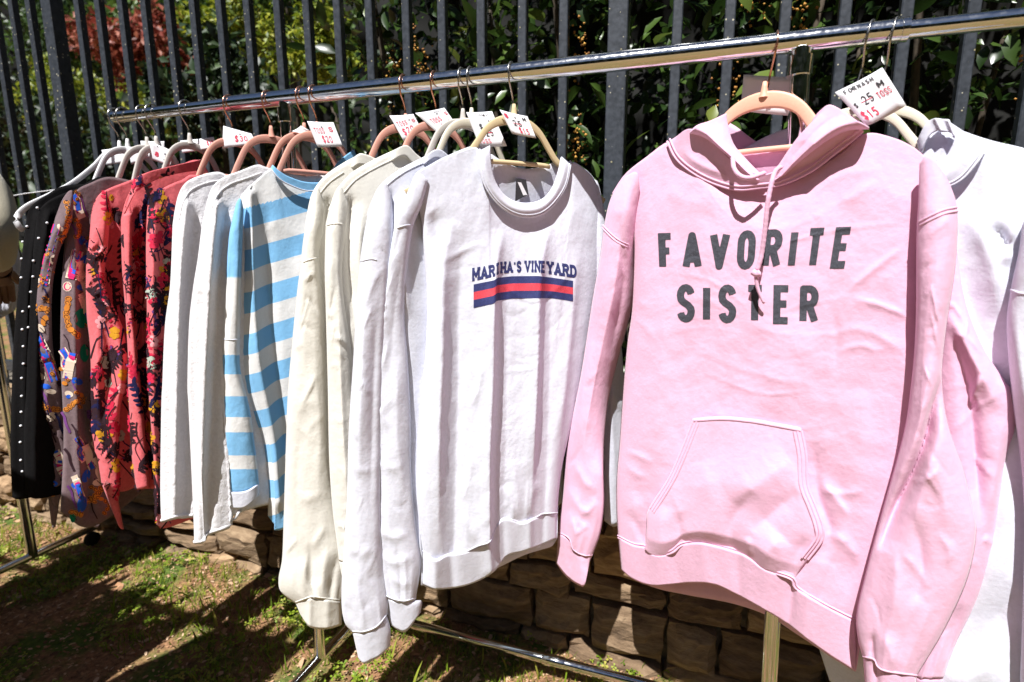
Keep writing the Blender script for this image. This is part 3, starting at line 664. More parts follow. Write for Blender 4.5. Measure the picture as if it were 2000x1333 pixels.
    sl = tube2(pl, LT, LB, LL, LR, 46, 150, .018, .03, 11, folds=[([(1180, 600), (1170, 700), (1150, 820)], 16, -.005), ([(1160, 660), (1140, 760), (1120, 900)], 14, .005), ([(1208, 420), (1216, 560), (1190, 700)], 15, -.012, .3), ([(1120, 900), (1140, 940), (1165, 960)], 8, .004), ([(1108, 950), (1130, 990), (1162, 1010)], 8, .004), ([(1112, 1000), (1122, 1040), (1122, 1076)], 10, .006)], lowf=.004, crease=14, gather=5, camp=.003, tilt=.10, tp=((0, .25), (.1, .8), (.2, 1), (1, .75)))
    cloth('sleeve', sl, M['pink'], g)
    cf = tube2(pl, LB, [(1086, 1100), (1108, 1127), (1132, 1143), (1142, 1142), (1152, 1096)], (), (), 26, 18, .018, .021, 13, folds=[([(1119, 1076), (1112, 1130)], 7, -.005, 0, 'none')], tp=((0, 1), (1, .8)))
    cloth('cuff', cf, M['pinkrib'], g, .003)
    strip(sl[0], [(1177, 442), (1190, 456), (1206, 470), (1226, 480)], .0035, .002, 'armhole_seam', M['pinkrib'], g, offs=(-.003, .002))
    strip(sl[0], [(x, y-3) for x, y in LB], .0035, .002, 'cuff_seam', M['pinkrib'], g)
    RT = [(1796, 318), (1812, 304), (1832, 322), (1855, 358)]
    RL = [(1793, 403), (1790, 459), (1788, 645), (1777, 772), (1762, 859), (1724, 995), (1690, 1122), (1673, 1200), (1676, 1250)]
    RR = [(1870, 412), (1866, 520), (1848, 645), (1840, 740), (1852, 830), (1880, 912), (1897, 980), (1907, 1040), (1890, 1130), (1845, 1230)]
    RB = [(1686, 1286), (1708, 1292), (1716, 1308), (1742, 1316), (1790, 1322)]
    sr = tube2(pl, RT, RB, RL, RR, 60, 180, .045, .03, 21, folds=[([(1838, 735), (1820, 800), (1803, 865), (1780, 925), (1746, 995), (1716, 1074)], 16, -.032, -.7, 'both'), ([(1822, 700), (1800, 800), (1782, 870), (1755, 930), (1722, 1010)], 15, .010, .2),
        ([(1845, 800), (1800, 960), (1770, 1100)], 22, .008), ([(1800, 880), (1840, 960), (1850, 1050)], 20, .006), ([(1780, 1000), (1800, 1090), (1790, 1180)], 14, -.007), ([(1745, 1060), (1750, 1140), (1740, 1230)], 18, .006),
        ([(1705, 1240), (1702, 1270), (1700, 1288)], 8, -.006), ([(1725, 1240), (1740, 1280), (1745, 1312)], 14, .006), ([(1830, 1040), (1855, 1075), (1850, 1110)], 8, .004), ([(1760, 1080), (1790, 1110), (1812, 1150)], 8, .004), ([(1800, 470), (1840, 440), (1862, 425)], 10, .002)], lowf=.004, crease=16, gather=6, camp=.0036, tp=((0, .25), (.1, .8), (.2, 1), (1, .8)))
    cloth('sleeve', sr, M['pink'], g)
    cr = tube2(pl, RB, [(1690, 1352), (1715, 1374), (1745, 1384), (1790, 1384)], (), (), 26, 18, .045, .022, 23, folds=[([(1712, 1300), (1715, 1370)], 6, -.006, 0, 'none')], tp=((0, 1), (1, .8)))
    cloth('cuff', cr, M['pinkrib'], g, .003)
    strip(sr[0], [(1797, 436), (1820, 424), (1845, 413), (1869, 408)], .0035, .002, 'armhole_seam', M['pinkrib'], g, offs=(-.003, .002))
    strip(sr[0], [(x, y-3) for x, y in RB], .0035, .002, 'cuff_seam', M['pinkrib'], g)
    # hood: collar, two rolled edges, and the hood lying behind
    CB = [(1306, 277), (1324, 312), (1360, 341), (1400, 360), (1440, 370), (1480, 367), (1528, 359), (1584, 333), (1632, 297), (1684, 256)]
    CT = [(1316, 270), (1350, 252), (1395, 282), (1440, 322), (1490, 342), (1530, 325), (1590, 282), (1640, 252), (1694, 246)]
    hd = sheet(pl, CT, CB, (), (), 80, 26, .016, .015, 3, [([(1330, 290), (1360, 318), (1420, 345)], 10, .004), ([(1660, 262), (1600, 310), (1520, 345)], 10, -.005)], .0015, 31, 1, ((0, 1.2), (1, .6)))
    hood = cloth('hood', [hd], M['pink'], g, .004)
    fl = tube2(pl, [(1346, 262), (1362, 246), (1388, 236), (1419, 222)], [(1474, 352), (1484, 352), (1492, 352), (1500, 352)], [(1374, 270), (1402, 290), (1430, 314), (1452, 336)], [(1422, 244), (1433, 281), (1457, 310), (1488, 342)], 40, 60, .020, .034, 33, peak=.2, folds=[([(1378, 246), (1410, 284), (1452, 326)], 6, -.003), ([(1396, 240), (1424, 282), (1468, 330)], 5, .003)], tp=((0, .8), (.5, 1), (1, .4)))
    cloth('hood_edge', fl, M['pink'], hood, .003)
    fr_ = tube2(pl, [(1588, 232), (1602, 216), (1622, 205), (1654, 222), (1697, 253)], [(1496, 352), (1503, 352), (1510, 352), (1520, 350)], [(1580, 250), (1549, 281), (1522, 320), (1506, 342)], [(1656, 257), (1622, 273), (1588, 297), (1556, 322), (1534, 342)], 50, 60, .018, .036, 35, peak=.78, folds=[([(1636, 224), (1596, 254), (1545, 312)], 6, -.004)], tp=((0, .9), (.5, 1), (1, .4)))
    cloth('hood_edge', fr_, M['pink'], hood, .003)
    bk = sheet(pl, [(1360, 262), (1420, 240), (1500, 284), (1590, 240), (1680, 258)], [(1390, 470), (1440, 540), (1510, 560), (1580, 540), (1640, 470)], [(1350, 360)], [(1680, 360)], 30, 30, -.04, .035, 3, (), .003, 37, -1)
    cloth('hood_back', [bk], M['pink'], hood, .004)
    strip(hd, [(x, y-3) for x, y in CB], .004, .0026, 'collar_seam', M['pinkrib'], hood, offs=(-.0035, .0025), lift=.0006)
    # drawstring
    def cord(q, offs_, name='drawstring'):
        Q = crv(q, 60); O = np.interp(np.linspace(0, 1, 60), np.linspace(0, 1, len(offs_)), offs_)
        P = pl.un(Q, O); mb = MB(); mb.tube(P, .0036*(1+.07*np.sin(np.arange(60)*2.1)), 8); return mb, name
    mb, _ = cord([(1431, 309), (1434, 330), (1446, 344), (1464, 348), (1486, 341), (1494, 338)], [.046, .056, .062, .062, .054, .044]); mb.build('drawstring', M['pinkrib'], hood)
    mb, _ = cord([(1526, 326), (1514, 336), (1506, 362), (1499, 400), (1494, 450), (1487, 500), (1479, 528)], [.044, .056, .06, .058, .054, .05, .05])
    P = pl.un(np.array([(1470, 531), (1478, 536), (1485, 533)]), .054); mb.tube(crv(P, 8), .0052, 8)
    P = pl.un(np.array([(1477, 540), (1479, 560), (1486, 580), (1492, 593)]), np.array([.052, .05, .047, .044])); mb.tube(crv(P, 12), np.linspace(.0034, .0018, 12), 8)
    mb.build('drawstring', M['pinkrib'], hood)
    # pouch pocket
    PT = [(1353, 817), (1412, 814), (1469, 819), (1521, 828), (1564, 836)]
    PB = [(1260, 1074), (1268, 1083), (1289, 1090), (1313, 1083), (1332, 1068), (1370, 1064), (1431, 1079), (1460, 1091), (1493, 1115), (1548, 1134)]
    PL_ = [(1327, 885), (1303, 937), (1267, 994), (1262, 1032)]; PR = [(1574, 890), (1577, 947), (1593, 990), (1607, 1028), (1606, 1055), (1578, 1094)]
    pk = sheet(pl, PT, PB, PL_, PR, 90, 80, .034, .012, 4, [
        ([(1300, 990), (1290, 1030), (1290, 1082)], 16, .006, 0, 'top'), ([(1330, 1000), (1328, 1040), (1332, 1066)], 10, -.005, 0, 'top'), ([(1370, 900), (1390, 980), (1372, 1058)], 30, .005, 0, 'top'), ([(1470, 960), (1430, 1020), (1432, 1074)], 15, -.007, 0, 'top'),
        ([(1545, 900), (1490, 940), (1430, 980)], 30, .008), ([(1560, 960), (1510, 1000), (1470, 1040)], 20, -.007), ([(1530, 1050), (1500, 1080), (1500, 1112)], 28, .010, 0, 'top'), ([(1575, 1050), (1560, 1080), (1550, 1120)], 14, -.005), ([(1400, 830), (1380, 900), (1340, 980)], 20, -.003), ([(1312, 960), (1330, 1010), (1338, 1040)], 5, .002), ([(1460, 1050), (1463, 1072), (1470, 1088)], 6, .004)], .0012, 41, 1, ((0, .3), (.5, 1), (.9, .9), (1, -.7)), lowf=.003)
    pocket = cloth('pouch_pocket', [pk], M['pink'], g, .004)
    strip(pk, [(1353, 822), (1412, 819), (1469, 824), (1521, 833), (1564, 841)], .006, .002, 'pocket_top_hem', M['pinkrib'], pocket)
    strip(pk, [(1359, 822), (1333, 887), (1309, 939), (1273, 996)], .004, .002, 'pocket_seam', M['pinkrib'], pocket, offs=(-.004, .002, .007))
    strip(pk, [(1560, 842), (1569, 890), (1572, 947), (1588, 990), (1602, 1030), (1601, 1055), (1574, 1092)], .004, .002, 'pocket_seam', M['pinkrib'], pocket, offs=(-.007, -.002, .004))
    # lettering
    wd = {'F': .41, 'A': .50, 'V': .51, 'O': .46, 'R': .48, 'I': .19, 'T': .53, 'E': .47, 'S': .46, '*': .46}
    for txt, q, nm in (('FAVORITE', ((1285, 456), (1670, 443), (1656, 525), (1288, 528)), 'lettering'), ('SISTER', ((1322, 555), (1600, 558), (1598, 635), (1322, 630)), 'lettering')):
        sg, pt, W = text_segments(txt, wd, .19 if txt == 'FAVORITE' else .20, .185); V, F = sdf_polys(sg, pt, W, 1, .185, 330 if len(txt) > 6 else 250, 60)
        P, _ = sample(f, quadmap(V, W, 1, *q), .0006); mk(nm, P, F, M['ink'], g, smooth=True)
    return g
hoodie()

# ---- second pink hoodie right behind it ------------------------------------
def hoodie2():
    X = .172
    g, pl = garment('sweatshirt', X, -22, 'plain pink sweatshirt whose sleeve shows right of the lettered hoodie', 'sweatshirt')
    T = [(1290, 420), (1450, 345), (1600, 345), (1770, 360), (1836, 440)]; B = [(1330, 1110), (1600, 1180), (1770, 1240)]
    rt = [(1850, 560), (1856, 700), (1850, 1000)]; a = sheet(pl, T, B, (), rt, 40, 50, 0, .012, 4, (), .003, 61, 1); b = sheet(pl, T, B, (), rt, 30, 40, 0, .012, 4, (), .003, 62, -1)
    cloth('body', [a, b], M['pink'], g)
    sp = pl.moved(.22, -10)
    s1 = tube2(sp, [(1836, 470), (1850, 440), (1866, 460), (1868, 520)], [(1780, 1320), (1800, 1326), (1820, 1326), (1842, 1326)], [(1826, 700), (1834, 900), (1840, 1060), (1810, 1220)],
               [(1888, 600), (1922, 682), (1962, 742), (1992, 784), (1984, 840), (1964, 905), (1946, 1052), (1929, 1122), (1902, 1187), (1867, 1257)], 54, 150, .0, .03, 63,
               folds=[([(1852, 610), (1900, 700), (1950, 800)], 22, .012, .4), ([(1856, 640), (1890, 760), (1905, 900), (1915, 1030)], 16, -.014, -.3), ([(1895, 790), (1905, 760), (1915, 735)], 8, .008, .5), ([(1960, 820), (1945, 930), (1930, 1040)], 20, .008), ([(1900, 960), (1895, 1080), (1870, 1200)], 20, .007), ([(1920, 1050), (1935, 1060), (1946, 1062)], 6, .005), ([(1880, 1180), (1860, 1230), (1850, 1290)], 12, -.006)], lowf=.005, crease=16, gather=5, camp=.0036, tp=((0, .3), (.2, 1), (1, .7)))
    cloth('sleeve', s1, M['pink'], g)
    cloth('cuff', tube2(sp, [(1780, 1320), (1800, 1326), (1820, 1326), (1842, 1326)], [(1778, 1390), (1800, 1396), (1822, 1396), (1836, 1390)], (), (), 20, 12, 0, .02, 64, tp=((0, 1), (1, 1))), M['pinkrib'], g, .003)
    return g
hoodie2()

# ---- white sweatshirt with the navy and red print ----------------------------
def printed_white():
    X = rail_px_x((1000, 130)); hanger(X, 46, M['velvettan'], M['steel'], 'tan velvet hanger in the neck of the printed white sweatshirt', lean=.004, shp=HSH)
    g, pl = garment('sweatshirt', X, 46, 'white crewneck sweatshirt printed MARTHA\'S VINEYARD above navy and red bars', 'sweatshirt')
    TOP = [(800, 372), (812, 340), (840, 322), (870, 306), (923, 288), (938, 300), (942, 338), (952, 368), (972, 397), (998, 416), (1028, 423), (1058, 418), (1082, 398), (1104, 364), (1115, 318), (1144, 332), (1163, 355), (1176, 392)]
    SEAM = [(826, 1078), (850, 1096), (874, 1085), (907, 1080), (935, 1068), (957, 1060), (970, 1030), (983, 1015), (1002, 1018), (1021, 1023), (1050, 1011), (1060, 1006), (1088, 1004)]
    LFT = [(822, 425), (828, 500), (834, 588), (830, 700), (820, 795), (813, 937), (817, 1010)]
    RGT = [(1178, 430), (1174, 500), (1162, 600), (1146, 700), (1124, 800), (1100, 900), (1091, 966)]
    folds = [([(885, 430), (868, 520), (864, 700), (858, 860), (856, 1088)], 24, .020, .5, 'both'),
             ([(910, 450), (896, 560), (894, 760), (890, 900), (886, 1080)], 20, -.012, 0, 'top'),
             ([(985, 450), (969, 540), (963, 760), (957, 900), (957, 1060)], 27, .024, .76, 'top'),
             ([(1006, 470), (990, 560), (988, 780), (984, 1016)], 15, -.006, 0, 'top'),
             ([(1074, 440), (1057, 540), (1050, 740), (1042, 900), (1036, 1016)], 24, .020, .74, 'both'),
             ([(1096, 460), (1076, 560), (1072, 760), (1064, 1005)], 13, -.006, 0, 'top'),
             ([(1130, 480), (1116, 640), (1098, 820), (1082, 1000)], 18, .010, .6, 'top'),
             ([(835, 420), (850, 440), (862, 480)], 18, -.008), ([(835, 560), (832, 700), (820, 900)], 12, .006),
             ([(920, 880), (918, 930), (905, 980)], 10, .003), ([(940, 700), (935, 760), (915, 800)], 8, .003), ([(1000, 900), (1010, 960), (1012, 1016)], 9, .004), ([(905, 1000), (915, 1030), (930, 1060)], 9, .004), ([(985, 950), (1000, 985), (1004, 1015)], 8, .004), ([(1050, 940), (1040, 970), (1032, 1010)], 8, .004)]
    f = sheet(pl, TOP, SEAM, LFT, RGT, 150, 190, .002, .024, 4, folds, .0013, 71, 1, ((0, .2), (.14, .7), (.3, 1), (.9, 1), (1, .9)), lowf=.003, wrs=(.03, .05), crease=14, gather=8, camp=.0018)
    BT = [(800, 372), (812, 340), (840, 322), (870, 306), (930, 284), (958, 302), (985, 318), (1020, 330), (1060, 326), (1094, 312), (1115, 318), (1144, 332), (1163, 355), (1176, 392)]
    BH = [(822, 1143), (850, 1150), (900, 1140), (964, 1112), (1020, 1085), (1054, 1074), (1078, 1066), (1089, 1050)]
    b = sheet(pl, BT, BH, LFT, RGT, 50, 70, .002, .026, 4, (), .002, 72, -1, ((0, .25), (.12, .7), (.3, 1), (1, .8)))
    cloth('body', [f, b], M['white'], g)
    HEM = [(826, 1142), (850, 1151), (888, 1149), (926, 1139), (964, 1118), (990, 1087), (1021, 1078), (1054, 1066), (1087, 1051)]
    hb = sheet(pl, SEAM, HEM, (), (), 90, 18, .002, .022, 4, [([(850, 1090), (850, 1151)], 15, .010, 0, 'none'), ([(880, 1080), (885, 1150)], 12, -.008, 0, 'none'), ([(955, 1062), (960, 1115)], 14, .014, .4, 'none'), ([(982, 1016), (985, 1090)], 8, -.006, 0, 'none'), ([(1035, 1016), (1035, 1070)], 12, .010, .4, 'none'), ([(1062, 1006), (1060, 1062)], 8, -.006, 0, 'none')], .001, 73, 1, ((0, 1), (1, .6)))
    cloth('hem_band', [hb], M['white'], g, .004)
    strip(f, [(x, y-2) for x, y in SEAM], .004, .002, 'hem_seam', M['white'], g)
    # neckband
    NO = [(934, 296), (938, 336), (949, 370), (971, 400), (998, 419), (1028, 426), (1058, 421), (1084, 400), (1106, 366), (1116, 320)]
    NI = [(957, 284), (960, 321), (968, 355), (986, 381), (1009, 394), (1035, 396), (1058, 389), (1076, 370), (1088, 340), (1097, 306)]
    nb = sheet(pl, NI, NO, (), (), 70, 12, .010, .016, 6, (), .0006, 74, 1, ((0, .7), (.5, 1.1), (1, .75)))
    neck = cloth('neckband', [nb], M['white'], g, .004)
    strip(nb, [(x+(1 if x < 1020 else -1), y-4) for x, y in NO], .0028, .0016, 'neck_seam', M['white'], neck, offs=(-.0015, .002))
    bb = sheet(pl, BT[5:10], [(x, y+16) for x, y in BT[5:10]], (), (), 30, 8, -.004, .012, 4, (), .0005, 75, -1); cloth('back_neckband', [bb], M['white'], neck, .003)
    lp = pl.un(np.array([(1008, 349), (1027, 351), (1032, 380), (1006, 394)]), .002); mk('neck_label', lp, [[0, 1, 2, 3]], M['inkblack'], neck, smooth=False, solid=.0008)
    lp = pl.un(np.array([(1011, 356), (1018, 357), (1030, 381), (1022, 382)]), .0036); mk('label_print', lp, [[0, 1, 2, 3]], M['paper'], neck, smooth=False)
    # near sleeve
    sp = pl.moved(-.21, 30)
    T = [(802, 372), (806, 352), (820, 340), (836, 352)]
    LB = [(750, 1165), (768, 1174), (790, 1178), (812, 1172)]
    sl = tube2(sp, T, LB, [(790, 395), (774, 437), (769, 447), (757, 512), (746, 587), (731, 663), (726, 700), (723, 842), (724, 985), (733, 1085)], [(824, 400), (808, 441), (800, 490), (793, 550), (790, 625), (796, 700), (802, 819), (803, 914), (812, 1028), (822, 1100)], 46, 150, .0, .026, 76,
               folds=[([(790, 470), (772, 600), (758, 760)], 12, -.004), ([(778, 700), (776, 850), (790, 960)], 12, .005), ([(750, 820), (745, 930), (752, 1040)], 10, -.004), ([(735, 1030), (765, 1050), (800, 1040)], 8, .004), ([(742, 1080), (770, 1100), (810, 1085)], 8, .004), ([(760, 1120), (780, 1140), (806, 1140)], 7, .004), ([(730, 900), (760, 915), (795, 905)], 7, .002)], lowf=.004, crease=15, gather=5, camp=.003, tp=((0, .2), (.1, .8), (.2, 1), (1, .85)))
    cloth('sleeve', sl, M['white'], g)
    cloth('cuff', tube2(sp, LB, [(764, 1222), (778, 1231), (794, 1232), (822, 1196)], [(757, 1200)], [(824, 1175)], 24, 14, 0, .02, 77, tp=((0, 1), (1, .7))), M['white'], g, .003)
    strip(sl[0], [(770, 449), (780, 444), (796, 440), (807, 441)], .003, .0018, 'armhole_seam', M['white'], g)
    strip(sl[0], [(x, y-4) for x, y in LB], .003, .0018, 'cuff_seam', M['white'], g)
    # far sleeve
    s2p = pl.moved(.25, 40)
    s2 = tube2(s2p, [(1150, 360), (1164, 352), (1176, 392), (1184, 430)], [(1180, 1018), (1195, 1028), (1206, 1026), (1222, 1018)], [(1150, 450), (1165, 700), (1178, 900)], [(1196, 520), (1216, 700), (1224, 880)], 22, 70, 0, .022, 78, folds=[([(1200, 700), (1195, 820), (1205, 960)], 8, .006), ([(1190, 760), (1210, 790), (1220, 800)], 6, .006)], lowf=.004)
    cloth('sleeve', s2, M['white'], g)
    # print
    wd = {'M': .95, 'A': .86, 'R': .80, 'T': .7, 'H': .82, "'": .3, 'S': .7, 'V': .85, 'I': .42, 'N': .86, 'E': .7, 'Y': .84, 'D': .8, '*': .8}
    sg, pt, W = text_segments("MARTHA'S VINEYARD", wd, .13, .24, serif=.19, space=.35)
    V, F = sdf_polys(sg, pt, W, 1, .24, 360, 30)
    s_ = V[:, 0]/W; xx = np.interp(s_, [0, .18, .27, .55, .66, .72, 1], [922, 963, 978, 1032, 1052, 1062, 1126])
    bl = np.interp(xx, [922, 965, 975, 1000, 1050, 1075, 1126], [550, 541, 535, 533, 532.5, 536, 544]); tl = np.interp(xx, [922, 965, 975, 1000, 1050, 1075, 1126], [524, 517, 512, 510, 509, 511, 519])
    P, _ = sample(f, np.stack([xx, bl+(tl-bl)*V[:, 1]], 1), .0006); mk('lettering', P, F, M['navy'], g)
    xs = np.linspace(925, 1119, 80); tl = np.interp(xs, [925, 965, 972, 1000, 1050, 1080, 1119], [556, 548, 543, 540, 539.5, 543, 549]); bl = np.interp(xs, [925, 963, 970, 1000, 1050, 1080, 1119], [602, 594, 588, 583.5, 583, 583, 589])
    for k, (a, b_, m) in enumerate(((0, .325, 'navy'), (.325, .66, 'redp'), (.66, 1, 'navy'))):
        G = np.stack([np.stack([xs-(2 if xs is None else 0), tl+(bl-tl)*(a+(b_-a)*v)], 1) for v in np.linspace(0, 1, 5)]); P, _ = sample(f, G, .0006)
        mk('printed_bar', P, grid_faces(5, 80, 0, True), M[m], g)
    return g
printed_white()

# ---- plain white sweatshirt behind it ------------------------------------------
def plain_white():
    X = rail_px_x((920, 138)); hanger(X, 60, M['velvetcream'], M['steel'], 'ivory velvet hanger behind the tan one, with a price tag reading 25')
    hanger(X-.018, 58, M['velvetgrey'], M['steel'], 'pale grey hanger pressed against the ivory hanger', bar=False)
    g, pl = garment('sweatshirt', X, 60, 'plain white sweatshirt hanging just left of the printed white one', 'sweatshirt')
    T = [(716, 420), (735, 374), (754, 351), (784, 329), (829, 306), (858, 294), pl.p(-.03, -.18), pl.p(.03, -.19), pl.p(.07, -.155), pl.p(.2, -.235)]
    B = [(795, 1120), pl.p(-.08, -.95), pl.p(.08, -.95), pl.p(.2, -.92)]
    lf = [(742, 480), (760, 560), (782, 700), (788, 900)]; rt = [pl.p(.23, -.45), pl.p(.22, -.7)]
    a = sheet(pl, T, B, lf, rt, 80, 90, 0, .022, 3.5, [([(760, 390), (760, 480), (775, 600)], 10, -.010, 0, 'bot'), ([(790, 370), (780, 480), (800, 620)], 12, .010, .4)], .0015, 81, 1, ((0, .3), (.15, 1), (1, 1)), lowf=.004)
    b = sheet(pl, T, B, lf, rt, 40, 50, 0, .022, 3.5, (), .002, 82, -1, ((0, .3), (.15, 1), (1, 1)))
    cloth('body', [a, b], M['white'], g)
    strip(a, [(745, 372), (770, 350), (800, 331), (838, 314)], .003, .0018, 'shoulder_seam', M['white'], g)
    NB = [(829, 306), (858, 292), pl.p(-.04, -.155), pl.p(.0, -.165)]
    cloth('neckband', [sheet(pl, NB, [(x-3, y+16) for x, y in NB], (), (), 24, 8, .008, .008, 4, (), .0004, 83)], M['white'], g, .004)
    sp = pl.moved(-.215, 38)
    LB = [(689, 1237), (708, 1238), (726, 1233), (740, 1224), (756, 1203)]
    sl = tube2(sp, [(718, 420), (735, 374), (752, 356), (764, 380)], LB, [(709, 468), (703, 512), (696, 587), (690, 700), (681, 842), (677, 985), (667, 1151), (672, 1213)], [(768, 450), (762, 560), (752, 700), (746, 850), (744, 985), (750, 1100), (758, 1170)], 40, 150, 0, .026, 84,
               folds=[([(715, 560), (705, 760), (700, 950)], 12, .005), ([(735, 600), (728, 800), (722, 1000)], 10, -.005), ([(675, 1060), (700, 1080), (740, 1070)], 9, .003), ([(690, 1130), (705, 1180), (712, 1230)], 10, .006), ([(672, 1180), (690, 1200), (700, 1230)], 8, -.004), ([(683, 905), (705, 920), (735, 915)], 6, .002)], lowf=.004, crease=15, gather=5, camp=.003, tp=((0, .2), (.1, .8), (.2, 1), (1, .8)))
    cloth('sleeve', sl, M['white'], g)
    cloth('cuff', tube2(sp, LB, [(700, 1287), (710, 1296), (724, 1290), (740, 1282), (762, 1263)], (), [(763, 1230)], 24, 16, 0, .02, 85, tp=((0, 1), (1, .8))), M['white'], g, .003)
    strip(sl[0], [(704, 511), (715, 508), (726, 506), (735, 508)], .003, .0018, 'armhole_seam', M['white'], g)
    strip(sl[0], [(x, y-4) for x, y in LB], .003, .0018, 'cuff_seam', M['white'], g)
    s2 = pl.moved(.23, 60); z0 = -.26
    cloth('sleeve', tube2(s2, [s2.p(-.05, -.27), s2.p(0, -.235), s2.p(.05, -.27)], [s2.p(-.04, -.95), s2.p(0, -.96), s2.p(.04, -.95)], (), (), 14, 40, 0, .022, 86), M['white'], g)
    return g
plain_white()

# ---- cream sweatshirts ------------------------------------------------------
def cream(which):
    if which == 0:
        X = rail_px_x((790, 160)); hanger(X, 58, M['velvetpink'], M['rosegold'], 'blush velvet hanger holding the balloon sleeved cream sweatshirt')
        g, pl = garment('sweatshirt', X, 58, 'cream sweatshirt with a full balloon sleeve beside the striped top', 'sweatshirt')
        T = [(594, 450), (600, 415), (607, 384), (618, 363), (636, 342), (663, 323), (690, 308), (715, 302), pl.p(.0, -.175), pl.p(.06, -.16), pl.p(.2, -.235)]
        lf = [(610, 560), (625, 700), (640, 900)]; bl = (650, 1040)
        ST = [(598, 432), (606, 392), (620, 366), (634, 400)]
        SL = [(592, 470), (587, 516), (579, 581), (570, 675), (562, 769), (558, 881), (554, 1012), (551, 1091), (544, 1130), (549, 1157)]
        SB = [(578, 1180), (606, 1170), (624, 1171), (645, 1174), (668, 1176)]
        SR = [(632, 450), (624, 504), (634, 600), (642, 750), (647, 900), (658, 980), (676, 1060), (678, 1120)]
        fo = [([(615, 700), (625, 850), (620, 1000)], 16, .005), ([(590, 800), (580, 950), (585, 1080)], 14, -.004), ([(606, 1060), (608, 1120), (612, 1168)], 9, -.006), ([(585, 1090), (590, 1130), (596, 1172)], 9, .005), ([(640, 1070), (632, 1120), (630, 1170)], 9, .005), ([(660, 1080), (650, 1130), (650, 1172)], 8, -.005), ([(575, 960), (600, 970), (640, 965)], 7, .002)]
        seam = [(587, 516), (598, 510), (610, 506), (622, 504)]; sd = 91; th = .034
    else:
        X = rail_px_x((850, 150)); hanger(X, 58, M['velvetpink'], M['rosegold'], 'blush velvet hanger holding the cream sweatshirt nearest the white ones')
        g, pl = garment('sweatshirt', X, 58, 'cream sweatshirt between the balloon sleeved one and the plain white one', 'sweatshirt')
        T = [(636, 445), (640, 420), (649, 389), (663, 363), (689, 336), (728, 313), (768, 294), (794, 284), (812, 300), pl.p(.0, -.175), pl.p(.06, -.16), pl.p(.2, -.235)]
        lf = [(655, 560), (665, 700), (672, 900)]; bl = (690, 1080)
        ST = [(638, 432), (648, 392), (664, 364), (680, 396)]
        SL = [(636, 442), (634, 525), (636, 600), (640, 750), (643, 900), (650, 1000), (658, 1060)]
        SB = [(662, 1096), (676, 1102), (690, 1106), (706, 1110)]
        SR = [(676, 460), (670, 560), (690, 700), (700, 850), (706, 1000)]
        fo = [([(660, 560), (668, 800), (680, 1000)], 9, .006)]
        seam = [(637, 441), (648, 438), (660, 437), (668, 438)]; sd = 101; th = .028
    B = [bl, pl.p(-.08, -.97), pl.p(.08, -.97), pl.p(.2, -.94)]; rt = [pl.p(.23, -.45), pl.p(.22, -.7)]
    x0 = ST[2][0]
    a = sheet(pl, T, B, lf, rt, 80, 80, 0, .022, 3.5, [([(x0+20, 400), (x0+18, 520), (x0+30, 640)], 9, -.012, 0, 'bot'), ([(x0+42, 400), (x0+40, 520), (x0+60, 660)], 13, .012, .3)], .0014, sd, 1, ((0, .3), (.15, 1), (1, 1)), lowf=.004)
    b = sheet(pl, T, B, lf, rt, 40, 50, 0, .022, 3.5, (), .002, sd+1, -1, ((0, .3), (.15, 1), (1, 1)))
    cloth('body', [a, b], M['cream'], g)
    k = 5 if which else 4
    strip(a, [(x+8, y+14) for x, y in T[k-2:k+2]], .003, .0018, 'shoulder_seam', M['cream'], g)
    NB = [T[6], T[7], pl.p(-.02, -.165)] if not which else [T[6], T[7], T[8], pl.p(.0, -.165)]
    cloth('neckband', [sheet(pl, NB, [(x-4, y+20) for x, y in NB], (), (), 24, 8, .01, .008, 4, (), .0004, sd+2)], M['cream'], g, .004)
    sp = pl.moved(-.215, 36)
    sl = tube2(sp, ST, SB, SL, SR, 46, 140, 0, th, sd+3, folds=fo, lowf=.004, crease=14, gather=6, tp=((0, .2), (.1, .8), (.2, 1), (1, .7)))
    cloth('sleeve', sl, M['cream'], g)
    strip(sl[0], seam, .003, .0018, 'armhole_seam', M['cream'], g)
    if not which:
        cloth('cuff', tube2(sp, SB, [(586, 1200), (602, 1222), (622, 1228), (645, 1227), (668, 1220)], (), (), 26, 16, 0, .024, sd+5, folds=[([(606, 1172), (604, 1222)], 6, .004, 0, 'none'), ([(640, 1174), (640, 1226)], 8, .004, 0, 'none')], tp=((0, 1), (1, .8))), M['cream'], g, .003)
        strip(sl[0], [(x, y-4) for x, y in SB], .003, .0018, 'cuff_seam', M['cream'], g)
    else:
        cloth('cuff', tube2(sp, SB, [(668, 1128), (680, 1134), (692, 1138), (704, 1142)], (), (), 16, 10, 0, .018, sd+5, tp=((0, 1), (1, .8))), M['cream'], g, .003)
    s2 = pl.moved(.23, 65)
    cloth('sleeve', tube2(s2, [s2.p(-.05, -.27), s2.p(0, -.235), s2.p(.05, -.27)], [s2.p(-.04, -.97), s2.p(0, -.98), s2.p(.04, -.97)], (), (), 14, 40, 0, .022, sd+7), M['cream'], g)
cream(0); cream(1)

